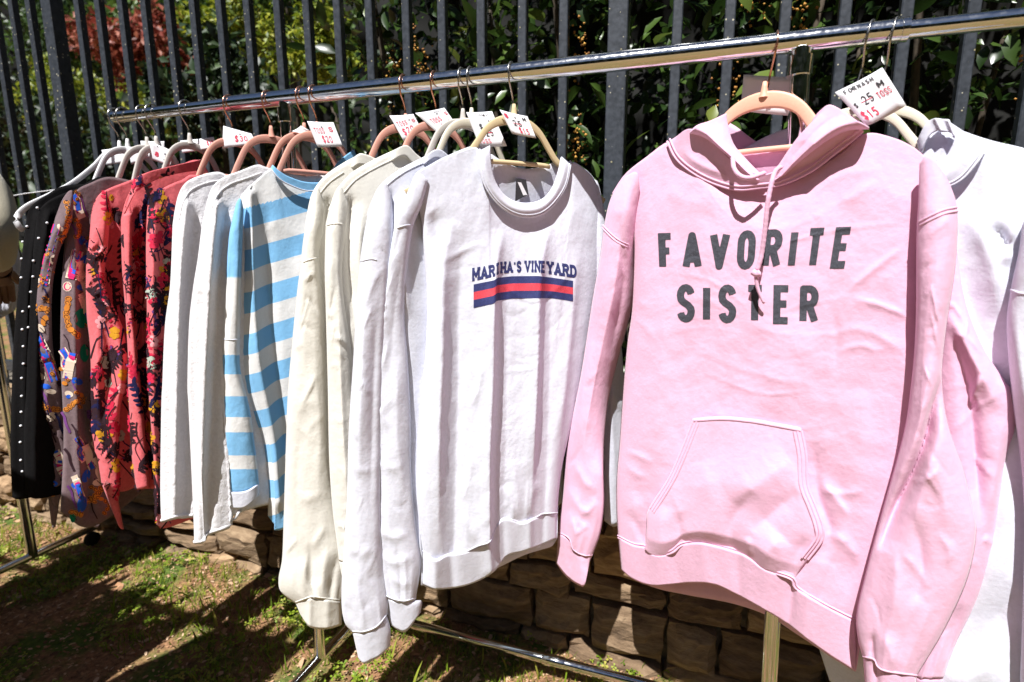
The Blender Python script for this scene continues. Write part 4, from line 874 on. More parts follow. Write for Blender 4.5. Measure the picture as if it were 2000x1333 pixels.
# ---- blue and white striped top ----------------------------------------------
def striped():
    X = rail_px_x((615, 180)); hanger(X, 62, M['velvetpink'], M['rosegold'], 'blush velvet hanger standing in the blue neckband of the striped top')
    g, pl = garment('sweatshirt', X, 62, 'sky blue and white striped crewneck top', 'sweatshirt')
    T = [(462, 405), (474, 378), (502, 352), (530, 330), (545, 348), (565, 360), (600, 372), (640, 368), (668, 330), pl.p(.2, -.235)]
    B = [(523, 1008), (536, 1024), (552, 1034), pl.p(.05, -.93), pl.p(.2, -.92)]
    LF = [(474, 450), (476, 500), (472, 600), (468, 694), (472, 742), (484, 784), (497, 820), (514, 870), (523, 947)]
    rt = [pl.p(.23, -.45), pl.p(.22, -.7)]
    fo = [([(490, 380), (494, 500), (500, 640), (512, 740), (535, 850), (546, 980)], 18, .014, .5, 'none'), ([(520, 400), (524, 560), (536, 700), (556, 860)], 16, -.012, 0, 'top'), ([(600, 420), (585, 600), (590, 760)], 22, .010)]
    a = sheet(pl, T, B, LF, rt, 110, 160, 0, .018, 4, fo, .0012, 111, 1, ((0, .3), (.15, 1), (1, 1)), exact=True, lowf=.003)
    b = sheet(pl, T[:4]+[(560, 338), (600, 345), (640, 338)]+T[8:], B, LF, rt, 40, 60, 0, .02, 4, (), .002, 112, -1, ((0, .3), (.15, 1), (1, 1)))
    def st(o):
        P = o.P; u = (P-pl.o)@pl.e; z = P[..., 2]-RAIL_Z; G = o.G
        c = (-(z)+.30*u)/.082-.30
        return np.where(c < 2.0, 1.75, c)
    cloth('body', [a, b], M['stripe'], g, attr=st)
    NI = [(532, 322), (548, 336), (566, 346), (600, 356), (638, 352), (660, 318), (692, 292)]; NO = [(528, 330), (545, 350), (565, 362), (600, 374), (642, 370), (668, 332), (696, 304)]
    nb = sheet(pl, NI, NO, (), (), 60, 8, .012, .008, 6, (), .0004, 113); neck = cloth('neckband', [nb], M['skyblue'], g, .004)
    strip(nb, [(x, y-1) for x, y in NO[:5]], .003, .0015, 'neck_seam', M['white'], neck)
    sp = pl.moved(-.225, 40)
    SB = [(430, 958), (450, 962), (480, 960), (506, 946)]
    sl = tube2(sp, [(456, 418), (462, 396), (470, 388), (476, 410)], SB, [(446, 469), (440, 560), (433, 660), (432, 770), (429, 880)], [(474, 470), (470, 600), (468, 690), (472, 735), (488, 800), (499, 880)], 34, 120, 0, .022, 114, folds=[([(452, 480), (446, 600), (440, 660)], 6, -.006)], tp=((0, .2), (.1, .8), (.2, 1), (1, .8)))
    ss = lambda o: np.interp(o.G[..., 1], [390, 520, 560, 694, 731, 774, 815, 844, 890, 916, 958, 1000], [2.05, 2.45, 2.55, 3.0, 3.5, 4.0, 4.5, 5.0, 5.5, 6, 6.48, 6.55])
    cloth('sleeve', sl, M['stripe'], g, attr=ss)
    cf = tube2(sp, SB, [(427, 985), (448, 992), (478, 992), (506, 968)], (), (), 22, 10, 0, .02, 115, tp=((0, 1.05), (1, 1)))
    cloth('cuff', cf, M['white'], g, .003)
    strip(sl[0], [(434, 662), (446, 664), (458, 664), (467, 662)], .003, .0018, 'armhole_seam', M['white'], g)
    s2 = pl.moved(.23, 70)
    cloth('sleeve', tube2(s2, [s2.p(-.05, -.27), s2.p(0, -.235), s2.p(.05, -.27)], [s2.p(-.04, -.9), s2.p(0, -.91), s2.p(.04, -.9)], (), (), 14, 40, 0, .022, 116), M['stripe'], g, attr=lambda o: (RAIL_Z-o.P[..., 2])/.079)
striped()

# ---- two fuzzy white sweaters ---------------------------------------------------
def fuzzy(which):
    if which:
        X = rail_px_x((590, 184)); hanger(X, 68, M['velvetpink'], M['rosegold'], 'blush velvet hanger of the fuzzy sweater beside the striped top')
        g, pl = garment('sweater', X, 68, 'fuzzy white knit sweater with the longer hem beside the striped top', 'sweater')
        T = [(394, 440), (405, 390), (416, 364), (439, 345), (469, 334), (502, 322), (524, 328), pl.p(.03, -.175), pl.p(.08, -.16), pl.p(.2, -.24)]
        LF = [(386, 506), (377, 562), (369, 637), (366, 750), (368, 794), (376, 969), (379, 1045)]
        B = [(379, 1063), (398, 1060), (402, 1047), (449, 1030), (470, 1000), pl.p(.1, -.9), pl.p(.2, -.88)]; sd = 121
        fo = [([(424, 400), (410, 560), (398, 800), (390, 1050)], 12, .018, .4, 'none'), ([(440, 420), (425, 600), (415, 800), (405, 1040)], 10, -.010, 0, 'none'), ([(384, 560), (398, 566), (415, 576)], 5, .004)]
        wfo = 1
    else:
        X = rail_px_x((525, 196)); hanger(X, 68, M['velvetpink'], M['rosegold'], 'blush velvet hanger of the fuzzy sweater beside the coral tops')
        g, pl = garment('sweater', X, 68, 'fuzzy white knit sweater hanging against the coral floral tops', 'sweater')
        T = [(337, 440), (341, 412), (349, 379), (364, 356), (394, 342), (427, 336), (450, 345), pl.p(.0, -.175), pl.p(.06, -.16), pl.p(.2, -.24)]
        LF = [(336, 469), (332, 559), (322, 637), (317, 750), (315, 794), (313, 950)]
        B = [(315, 1021), (344, 1013), (376, 1010), pl.p(-.05, -.92), pl.p(.1, -.9), pl.p(.2, -.9)]; sd = 131
        fo = [([(365, 400), (352, 560), (345, 800), (340, 1010)], 12, .014, .4, 'none'), ([(378, 430), (368, 600), (362, 1000)], 9, -.009, 0, 'none'), ([(336, 560), (350, 562), (362, 572)], 5, .004)]
    rt = [pl.p(.23, -.45), pl.p(.22, -.7)]
    a = sheet(pl, T, B, LF, rt, 90, 130, 0, .02, 4, fo, .0016, sd, 1, ((0, .5), (.12, 1), (1, 1)), lowf=.004, wrs=(.02, .02))
    b = sheet(pl, T, B, LF, rt, 40, 50, 0, .03, 4, (), .002, sd+1, -1, ((0, .5), (.12, 1), (1, 1)))
    cloth('body', [a, b], M['fuzzy'], g, .004)
    strip(a, [(x, y-4) for x, y in B[:3 if not which else 5]], .007, .004, 'hem_edge', M['fuzzy'], g)
    q = T[1:6]; strip(a, [(x+9, y+16) for x, y in q], .004, .0025, 'shoulder_seam', M['fuzzy'], g)
    s2 = pl.moved(.23, 75)
    cloth('sleeve', tube2(s2, [s2.p(-.05, -.27), s2.p(0, -.235), s2.p(.05, -.27)], [s2.p(-.04, -.9), s2.p(0, -.91), s2.p(.04, -.9)], (), (), 14, 40, 0, .022, sd+6), M['fuzzy'], g)
fuzzy(0); fuzzy(1)

# ---- printed motifs ------------------------------------------------------------
PM = [plain('print_'+n, c, .8, spec=.2) for n, c in (('mustard', (.62, .30, .02)), ('crimson', (.55, .02, .06)), ('black', (.03, .012, .018)), ('navy', (.012, .012, .06)), ('sage', (.42, .48, .40)), ('purple', (.16, .05, .2)),
      ('royal_blue', (.015, .10, .55)), ('cream', (.70, .58, .46)), ('magenta', (.60, .02, .14)), ('orange', (.62, .22, .03)), ('green', (.0, .20, .11)), ('pale_pink', (.85, .35, .38)))]
PI = dict(mustard=0, crimson=1, black=2, navy=3, sage=4, purple=5, blue=6, cream=7, magenta=8, orange=9, green=10, palepink=11)
class Print:
    def __init__(s, surf): s.s = surf; s.V = []; s.F = []; s.M = []; s.n = 0; s.lv = 0
    def poly(s, pts, m, fan=True):
        pts = np.asarray(pts, float); c = pts.mean(0); mid = c+(pts-c)*.5
        q = np.vstack([c, mid, pts]); P, _, ok = sample(s.s, q, .0005+.0001*(s.lv % 10), mask=True)
        n = len(pts); s.lv += 1
        good = lambda f: all(ok[i] for i in f)
        F = [[0, 1+i, 1+(i+1) % n] for i in range(n)]+[[1+i, 1+n+i, 1+n+(i+1) % n, 1+(i+1) % n] for i in range(n)]
        for f in F:
            if good(f): s.F.append([i+s.n for i in f]); s.M.append(PI[m])
        s.V.append(P); s.n += len(P)
    def blob(s, x, y, rx, ry, ang, m, n=10, pinch=0):
        a = np.arange(n)*2*pi/n; k = 1-pinch*np.abs(np.cos(a))**3*0
        px = rx*np.cos(a); py = ry*np.sin(a)*(np.abs(np.sin(a))**pinch if pinch else 1)
        c, d = cos(ang), sin(ang); s.poly(np.stack([x+px*c-py*d, y+px*d+py*c], 1), m)
    def line(s, q, w_, m):
        q = crv(q, max(5, 3*len(q))); t = np.gradient(q, axis=0); t /= np.linalg.norm(t, axis=1)[:, None]+1e-9; nrm = np.stack([-t[:, 1], t[:, 0]], 1)
        w_ = np.broadcast_to(w_, (len(q),))[:, None]; a = q+nrm*w_/2; b = q-nrm*w_/2
        P, _, ok = sample(s.s, np.vstack([a, b]), .0005+.0001*(s.lv % 10), mask=True); n = len(q); s.lv += 1
        for i in range(n-1):
            f = [i, i+1, n+i+1, n+i]
            if all(ok[j] for j in f): s.F.append([j+s.n for j in f]); s.M.append(PI[m])
        s.V.append(P); s.n += len(P)
    def ring(s, x, y, rx, ry, ang, w_, m, n=14):
        a = np.linspace(0, 2*pi, n); c, d = cos(ang), sin(ang); s.line(np.stack([x+rx*np.cos(a)*c-ry*np.sin(a)*d, y+rx*np.cos(a)*d+ry*np.sin(a)*c], 1), w_, m)
    def flower(s, x, y, r, m, rn, sq=.7, petals=5):
        a0 = rn.uniform(0, 6)
        for i in range(petals):
            a = a0+i*2*pi/petals; s.blob(x+cos(a)*r*.62*sq, y+sin(a)*r*.62, r*.5*sq+.15*r*abs(cos(a)), r*.36, a, m, 9)
        s.blob(x, y, r*.2*sq, r*.2, 0, 'black', 7)
    def sprig(s, x, y, L, ang, rn, leaf='black', sq=.7):
        ang2 = ang+rn.uniform(-.5, .5); p = [(x, y), (x+cos(ang)*L*.5*sq, y+sin(ang)*L*.5), (x+cos(ang2)*L*sq, y+sin(ang2)*L)]
        s.line(p, rn.uniform(1.2, 2.4), 'black' if leaf != 'navy' else leaf); q = crv(p, 7)
        for i in range(1, 7):
            for sg in (-1, 1):
                b = ang+sg*rn.uniform(.6, 1.1); l = min(9, L*rn.uniform(.12, .2)); s.blob(q[i][0]+cos(b)*l*.9*sq, q[i][1]+sin(b)*l*.9, l, l*.42, b, leaf, 8, .5)
    def done(s, parent, name='floral_print'):
        if s.F: mk(name, np.vstack(s.V), s.F, PM, parent, fm=s.M, kind='stuff')
def floral(surf, parent, seed, n, box, sq=.6, big=14):
    rn = random.Random(seed); P = Print(surf); x0, y0, x1, y1 = box
    for i in range(int(n*1.7)):
        x = rn.uniform(x0, x1); y = rn.uniform(y0, y1); k = rn.random()
        if k < .17: P.flower(x, y, rn.uniform(.7, 1.3)*big, rn.choice(['mustard', 'mustard', 'mustard', 'crimson', 'palepink', 'sage']), rn, sq, rn.choice([5, 6]))
        elif k < .60: P.sprig(x, y, rn.uniform(35, 85), rn.uniform(0, 6.28), rn, rn.choice(['black', 'black', 'black', 'navy', 'crimson']), sq)
        elif k < .92: P.line([(x, y), (x+rn.uniform(-30, 30), y+rn.uniform(10, 50)), (x+rn.uniform(-40, 40), y+rn.uniform(50, 110))], rn.uniform(1.2, 3.2), rn.choice(['black', 'black', 'navy']))
        else:
            for j in range(5): P.blob(x+rn.uniform(-10, 10)*sq, y+rn.uniform(-10, 10), rn.uniform(2, 4), rn.uniform(1.5, 3), rn.uniform(0, 6), rn.choice(['black', 'purple', 'crimson']), 7)
    P.done(parent)

# ---- coral floral tops ------------------------------------------------------------
def far_sleeve(pl, alpha, m, g, sd, z1=-.9):
    s2 = pl.moved(.22, alpha)
    cloth('sleeve', tube2(s2, [s2.p(-.05, -.27), s2.p(0, -.235), s2.p(.05, -.27)], [s2.p(-.04, z1), s2.p(0, z1-.01), s2.p(.04, z1)], (), (), 12, 30, 0, .02, sd), m, g)
def coral(which):
    m = M['coral']
    if which == 2:
        X = rail_px_x((450, 203)); hanger(X, 78, M['velvetpink'], M['rosegold'], 'blush velvet hanger under the tag reading 30'); a_ = 78
        g, pl = garment('blouse', X, a_, 'coral blouse with big mustard flowers pressed against the fuzzy sweater', 'blouse')
        T = [(286, 440), (289, 400), (300, 380), (330, 362), (360, 350), (380, 342), pl.p(.0, -.175), pl.p(.08, -.17), pl.p(.2, -.24)]
        LF = [(285, 500), (287, 620), (290, 760), (300, 900)]; B = [(306, 1022), (330, 1030), pl.p(-.05, -.92), pl.p(.1, -.9), pl.p(.2, -.9)]
        fo = [([(305, 420), (300, 560), (300, 1000)], 9, .014, .4, 'none'), ([(318, 440), (316, 600), (312, 1000)], 7, -.008, 0, 'none')]; sd = 141
    elif which == 1:
        X = rail_px_x((365, 216)); hanger(X, 80, M['velvetgrey'], M['steel'], 'grey velvet hanger with a grey card between the coral blouses', bar=False, sc=.85); a_ = 80
        g, pl = garment('blouse', X, a_, 'coral floral blouse with a turned collar and narrow front placket', 'blouse')
        T = [(236, 430), (243, 400), (252, 378), (270, 345), (300, 336), (345, 325), (390, 314), pl.p(.06, -.165), pl.p(.2, -.24)]
        LF = [(238, 520), (244, 600), (250, 700), (252, 800), (258, 900)]; B = [(266, 955), (292, 955), pl.p(-.08, -.9), pl.p(.1, -.88), pl.p(.2, -.88)]
        fo = [([(255, 420), (262, 560), (272, 760), (284, 950)], 8, .012, .5, 'none'), ([(268, 420), (276, 600), (288, 900)], 7, -.014, 0, 'none')]; sd = 151
    else:
        X = rail_px_x((300, 227)); hanger(X, 84, M['velvetgrey'], M['steel'], 'pale grey hanger with two cards at the coral sleeve', bar=False, sc=.72); a_ = 84
        g, pl = garment('blouse', X, a_, 'coral floral blouse with a gathered sleeve next to the mauve one', 'blouse')
        T = [(174, 480), (180, 411), (192, 383), (212, 369), (243, 357), (270, 350), pl.p(.0, -.17), pl.p(.08, -.17), pl.p(.2, -.24)]
        LF = [(168, 524), (169, 612), (176, 683), (178, 790)]; B = [(184, 880), (230, 960), pl.p(-.08, -.88), pl.p(.1, -.88), pl.p(.2, -.88)]
        fo = [([(205, 420), (200, 560), (210, 760)], 9, .010, .4, 'none'), ([(220, 420), (216, 600), (226, 800)], 8, -.010, 0, 'none')]; sd = 161
    rt = [pl.p(.22, -.45), pl.p(.21, -.7)]
    a = sheet(pl, T, B, LF, rt, 80, 110, 0, .02, 4, fo, .0018, sd, 1, ((0, .4), (.12, 1), (1, 1)), lowf=.004, wrs=(.03, .06))
    b = sheet(pl, T, B, LF, rt, 30, 40, 0, .02, 4, (), .002, sd+1, -1, ((0, .4), (.12, 1), (1, 1)))
    cloth('body', [a, b], m, g, .0015)
    if which == 2:
        floral(a, g, 3, 70, (284, 360, 345, 1020), .55, 15)
        P = Print(a); rn = random.Random(4)
        for x, y, r in ((312, 385, 14), (318, 420, 15), (322, 530, 14), (328, 560, 9), (310, 345, 10)): P.flower(x, y, r, 'mustard', rn, .8, 5)
        P.line([(335, 430), (315, 470), (296, 500)], 2.5, 'navy'); P.line([(334, 470), (310, 490), (292, 492)], 2.2, 'navy'); P.line([(300, 400), (290, 440), (288, 480)], 3, 'black'); P.done(g)
    if which == 1:
        floral(a, g, 5, 46, (250, 420, 300, 940), .5, 10)
        # placket / sleeve edge strip
        sp = pl.moved(-.2, 30)
        pk = tube2(sp, [(240, 420), (244, 418), (252, 416), (258, 418)], [(267, 957), (276, 956), (285, 954), (294, 955)], [(244, 520), (247, 577), (252, 683), (250, 750), (256, 850), (262, 925)], [(258, 520), (260, 600), (268, 683), (278, 780), (286, 870)], 18, 90, .012, .014, sd+3, tp=((0, .4), (.1, 1), (1, 1)))
        cloth('sleeve', pk, m, g, .0015); floral(pk[0], g, 8, 22, (246, 430, 290, 950), .45, 9)
        CT = [(262, 352), (285, 338), (330, 326), (392, 312)]; CB = [(242, 418), (262, 380), (300, 354), (345, 340), (398, 332)]
        c = sheet(pl, CT, CB, (), (), 40, 14, .022, .012, 4, (), .0015, sd+5); cloth('collar', [c], m, g, .002); floral(c, g, 9, 9, (250, 330, 390, 400), .6, 9)
    if which == 0:
        sp = pl.moved(-.215, 30)
        SB = [(221, 968), (228, 972), (236, 990), (240, 1000)]
        sl = tube2(sp, [(178, 420), (190, 386), (206, 374), (216, 400)], [(198, 945), (212, 966), (224, 975), (232, 980)], [(174, 470), (168, 524), (169, 612), (176, 683), (178, 800), (176, 837), (188, 886)], [(212, 470), (206, 560), (240, 640), (250, 720), (236, 800), (232, 880), (234, 930)], 34, 110, 0, .024, sd+3, folds=[([(205, 620), (215, 720), (200, 830)], 12, -.012), ([(225, 640), (238, 720), (225, 830)], 10, .010), ([(190, 620), (190, 760), (195, 880)], 8, .008)], lowf=.006, crease=14, camp=.006, tp=((0, .3), (.12, 1), (1, .6)))
        cloth('sleeve', sl, m, g, .0015); floral(sl[0], g, 10, 60, (170, 390, 246, 950), .55, 12)
        cloth('cuff', tube2(sp, [(198, 945), (212, 966), (224, 975), (232, 980)], [(224, 1010), (230, 1022), (236, 1032), (242, 1034)], (), (), 12, 12, 0, .012, sd+6, tp=((0, 1), (1, .8))), m, g, .0015)
        floral(a, g, 11, 20, (200, 380, 245, 900), .5, 10)
    far_sleeve(pl, a_, m, g, sd+8)
for k in range(3): coral(k)

# ---- mauve scarf-print top -------------------------------------------------------------
def mauve():
    X = rail_px_x((282, 230)); hanger(X, 86, M['velvetgrey'], M['steel'], 'pale grey hanger of the mauve scarf print blouse', bar=False, sc=.92)
    g, pl = garment('blouse', X, 86, 'mauve blouse printed with gold chains and blue ribbons', 'blouse'); m = M['mauve']
    T = [(128, 440), (136, 400), (150, 372), (176, 358), (215, 346), pl.p(-.02, -.165), pl.p(.08, -.17), pl.p(.2, -.24)]
    LF = [(120, 560), (118, 700), (124, 850)]; B = [(118, 1000), (184, 1028), pl.p(-.05, -.9), pl.p(.1, -.88), pl.p(.2, -.88)]; rt = [pl.p(.22, -.45), pl.p(.21, -.7)]
    fo = [([(150, 430), (148, 560), (150, 760), (160, 1000)], 9, .012, .4, 'none'), ([(164, 430), (163, 600), (172, 1000)], 8, -.010, 0, 'none')]
    a = sheet(pl, T, B, LF, rt, 70, 110, 0, .02, 4, fo, .0018, 171, 1, ((0, .4), (.12, 1), (1, 1)), lowf=.004); b = sheet(pl, T, B, LF, rt, 30, 40, 0, .02, 4, (), .002, 172, -1)
    cloth('body', [a, b], m, g, .0015)
    sp = pl.moved(-.215, 28)
    sl = tube2(sp, [(108, 425), (123, 388), (140, 372), (144, 400)], [(92, 958), (104, 985), (112, 988), (116, 980)], [(99, 460), (81, 524), (71, 577), (63, 647), (60, 700), (59, 760), (62, 807), (83, 850), (90, 894)], [(138, 440), (114, 500), (102, 577), (104, 683), (117, 740), (122, 800), (128, 860), (131, 925)], 34, 120, 0, .024, 173, folds=[([(90, 740), (92, 800), (105, 860)], 10, .012), ([(72, 800), (88, 830), (112, 850)], 8, -.010), ([(100, 880), (108, 930), (104, 980)], 8, .008)], lowf=.006, crease=14, camp=.006, tp=((0, .3), (.12, 1), (1, .5)))
    cloth('sleeve', sl, m, g, .0015)
    cloth('cuff', tube2(sp, [(92, 958), (104, 985), (112, 988), (116, 980)], [(100, 1022), (103, 1030), (106, 1031), (109, 1028)], (), (), 12, 10, 0, .01, 175, tp=((0, 1), (1, .8))), m, g, .0015)
    def ribbon(P, q, w_):
        q = crv(q, 14); P.line(q, w_*1.9, 'cream'); P.line(q, w_*1.25, 'magenta'); P.line(q, w_, 'blue')
    def chain(P, q, r, n):
        q = crv(q, n)
        for i, (x, y) in enumerate(q): P.blob(x, y, r*1.05, r*.8, i*.9, 'orange', 9); P.ring(x, y, r*.7, r*.45, i*.9, 1.2, 'black', 10)
    def swirl(P, box, n, seed):
        rn = random.Random(seed); x0, y0, x1, y1 = box
        for i in range(n):
            x = rn.uniform(x0, x1); y = y0+(y1-y0)*(i+rn.random())/n; k = rn.random(); a_ = rn.uniform(-.6, .6)
            if k < .3: ribbon(P, [(x-8, y-22), (x+4*a_, y-6), (x-4*a_, y+8), (x+8, y+24)], rn.uniform(5, 9))
            elif k < .5: chain(P, [(x-10, y-12), (x+6, y), (x-4, y+16)], rn.uniform(4, 6), 5)
            elif k < .72: P.blob(x, y, rn.uniform(7, 14), rn.uniform(5, 9), rn.uniform(0, 3), rn.choice(['blue', 'green', 'cream', 'cream', 'orange', 'purple']), 10); P.line([(x-9, y-7), (x, y), (x+8, y+9)], 1.6, 'black')
            else: P.line([(x-10, y-20), (x-2, y-8), (x+1, y+6), (x+9, y+24)], rn.uniform(2, 5), rn.choice(['black', 'black', 'purple', 'navy']))
    P = Print(sl[0]); swirl(P, (62, 400, 130, 970), 44, 3); P.done(g, 'scarf_print'); P = Print(a); swirl(P, (128, 380, 215, 1010), 60, 4); P.done(g, 'scarf_print')
    P = Print(sl[0]); chain(P, [(130, 395), (134, 420), (128, 450), (118, 470)], 6, 9); ribbon(P, [(112, 440), (100, 480), (90, 520), (86, 560)], 11); P.blob(108, 425, 9, 7, 1, 'blue'); P.blob(118, 445, 8, 5, 1, 'cream')
    chain(P, [(68, 606), (80, 602), (96, 604)], 6, 5); ribbon(P, [(72, 660), (86, 690), (98, 720), (106, 745)], 13); P.blob(68, 715, 8, 12, .4, 'blue'); P.blob(80, 735, 10, 6, .6, 'cream'); P.blob(90, 755, 9, 5, .2, 'blue'); P.blob(100, 765, 10, 5, .1, 'cream')
    chain(P, [(64, 770), (76, 786), (92, 798), (112, 800)], 7, 8); P.blob(97, 876, 10, 18, -.2, 'green'); P.blob(102, 890, 5, 9, -.2, 'black'); chain(P, [(98, 925), (104, 945), (102, 965)], 6, 5); P.blob(104, 945, 8, 6, 0, 'blue'); P.done(g, 'scarf_print')
    P = Print(a); chain(P, [(150, 430), (156, 450), (150, 462)], 6, 4); ribbon(P, [(152, 490), (144, 520), (138, 545)], 11); P.blob(160, 470, 7, 9, 0, 'blue'); P.blob(132, 560, 9, 10, 0, 'cream'); P.ring(132, 560, 6, 7, 0, 2.5, 'magenta'); P.blob(158, 562, 9, 6, .2, 'blue')
    chain(P, [(134, 584), (130, 615), (136, 640), (152, 656)], 7, 10); P.blob(160, 622, 16, 20, 0, 'green'); P.blob(165, 690, 10, 18, 0, 'green'); ribbon(P, [(142, 690), (136, 715), (132, 740)], 10); P.blob(150, 745, 12, 7, .3, 'blue'); P.blob(135, 770, 9, 6, .4, 'cream'); P.blob(134, 775, 5, 4, 0, 'blue')
    chain(P, [(130, 800), (142, 790), (156, 780)], 6, 5); P.blob(168, 930, 8, 14, .4, 'blue'); P.blob(150, 950, 12, 6, .3, 'blue'); P.blob(160, 985, 9, 16, .2, 'blue'); chain(P, [(170, 980), (185, 970), (198, 955)], 7, 5); chain(P, [(140, 1000), (158, 1005)], 6, 3); P.done(g, 'scarf_print')
    s3 = tube2(sp, [(138, 850), (144, 846), (150, 846), (156, 850)], [(178, 1022), (184, 1030), (192, 1030), (200, 1010)], [(150, 880), (172, 930)], [(176, 880), (196, 930), (208, 975)], 16, 40, -.03, .012, 177, tp=((0, .3), (.2, 1), (1, .6)))
    cloth('sleeve', s3, m, g, .0015); P = Print(s3[0]); chain(P, [(175, 900), (185, 930), (198, 960)], 6, 6); P.done(g, 'scarf_print')
    far_sleeve(pl, 86, m, g, 178)
mauve()

# ---- black studded tops -----------------------------------------------------------------
M['stud'] = plain('pearl_stud', (.8, .8, .85), .2)
def black(which):
    m = M['black']
    if which == 0:
        X = rail_px_x((228, 239)); hanger(X, 88, M['plasticwhite'], M['steel'], 'white plastic hanger sticking out beyond the leftmost black top', bar=False, shp=[(0, -.085), (.03, -.092), (.07, -.13), (.12, -.172), (.17, -.203), (.21, -.226), (.232, -.246), (.238, -.266), (.228, -.28)])
        g, pl = garment('blouse', X, 88, 'black top with pearl studs at the left end of the rail', 'blouse')
        T = [(50, 440), (56, 411), (70, 395), (88, 383), (134, 362), pl.p(.0, -.17), pl.p(.2, -.24)]; LF = [(42, 506), (28, 647), (22, 789), (20, 881)]; B = [(24, 972), (60, 972), pl.p(-.05, -.9), pl.p(.2, -.88)]
        studs = [(53, 443), (45, 473), (43, 506), (42, 543), (45, 609), (44, 644), (46, 677), (46, 711), (43, 739), (43, 774), (42, 805), (41, 832), (40, 864), (41, 899), (44, 921), (52, 941)]; sd = 181
    else:
        X = rail_px_x((244, 236)); hanger(X, 87, M['plasticwhite'], M['steel'], 'white plastic hanger under the inner black top', bar=False)
        g, pl = garment('blouse', X, 87, 'black top with pearl studs between the outer black top and the mauve one', 'blouse')
        T = [(70, 440), (76, 412), (90, 396), (110, 384), (150, 368), (200, 345), pl.p(.0, -.165), pl.p(.2, -.24)]; LF = [(62, 520), (54, 647), (48, 789), (46, 881)]; B = [(50, 965), (90, 972), pl.p(-.05, -.9), pl.p(.2, -.88)]
        studs = [(71, 407), (92, 436), (76, 466), (66, 510), (65, 541), (61, 571), (58, 600), (56, 640)]; sd = 186
    rt = [pl.p(.22, -.45), pl.p(.21, -.7)]
    a = sheet(pl, T, B, LF, rt, 60, 90, 0, .02, 4, [([(T[2][0]+5, 420), (T[2][0]-15, 600), (T[2][0]-22, 960)], 8, .012, .3, 'none')], .0018, sd, 1, ((0, .4), (.12, 1), (1, 1)), lowf=.005); b = sheet(pl, T, B, LF, rt, 30, 40, 0, .02, 4, (), .002, sd+1, -1)
    cloth('body', [a, b], m, g, .0015)
    P, nn = sample(a, studs, .0005); me = None
    for p in P:
        if me is None:
            o = MB().lathe((0, 0, 0), [(0, .0028), (.0014, .0024), (.0026, .001), (.0028, 0), (0, -.0005)], k=10).build('stud', M['stud']); me = o.data
        else: o = bpy.data.objects.new('stud', me); COL.objects.link(o)
        o.parent = g; o.location = p-LOC[g.name]; o.rotation_euler = (pi/2, 0, radians(60))
    far_sleeve(pl, 88, m, g, sd+3)
    sp = pl.moved(-.2, 40)
black(0); black(1)

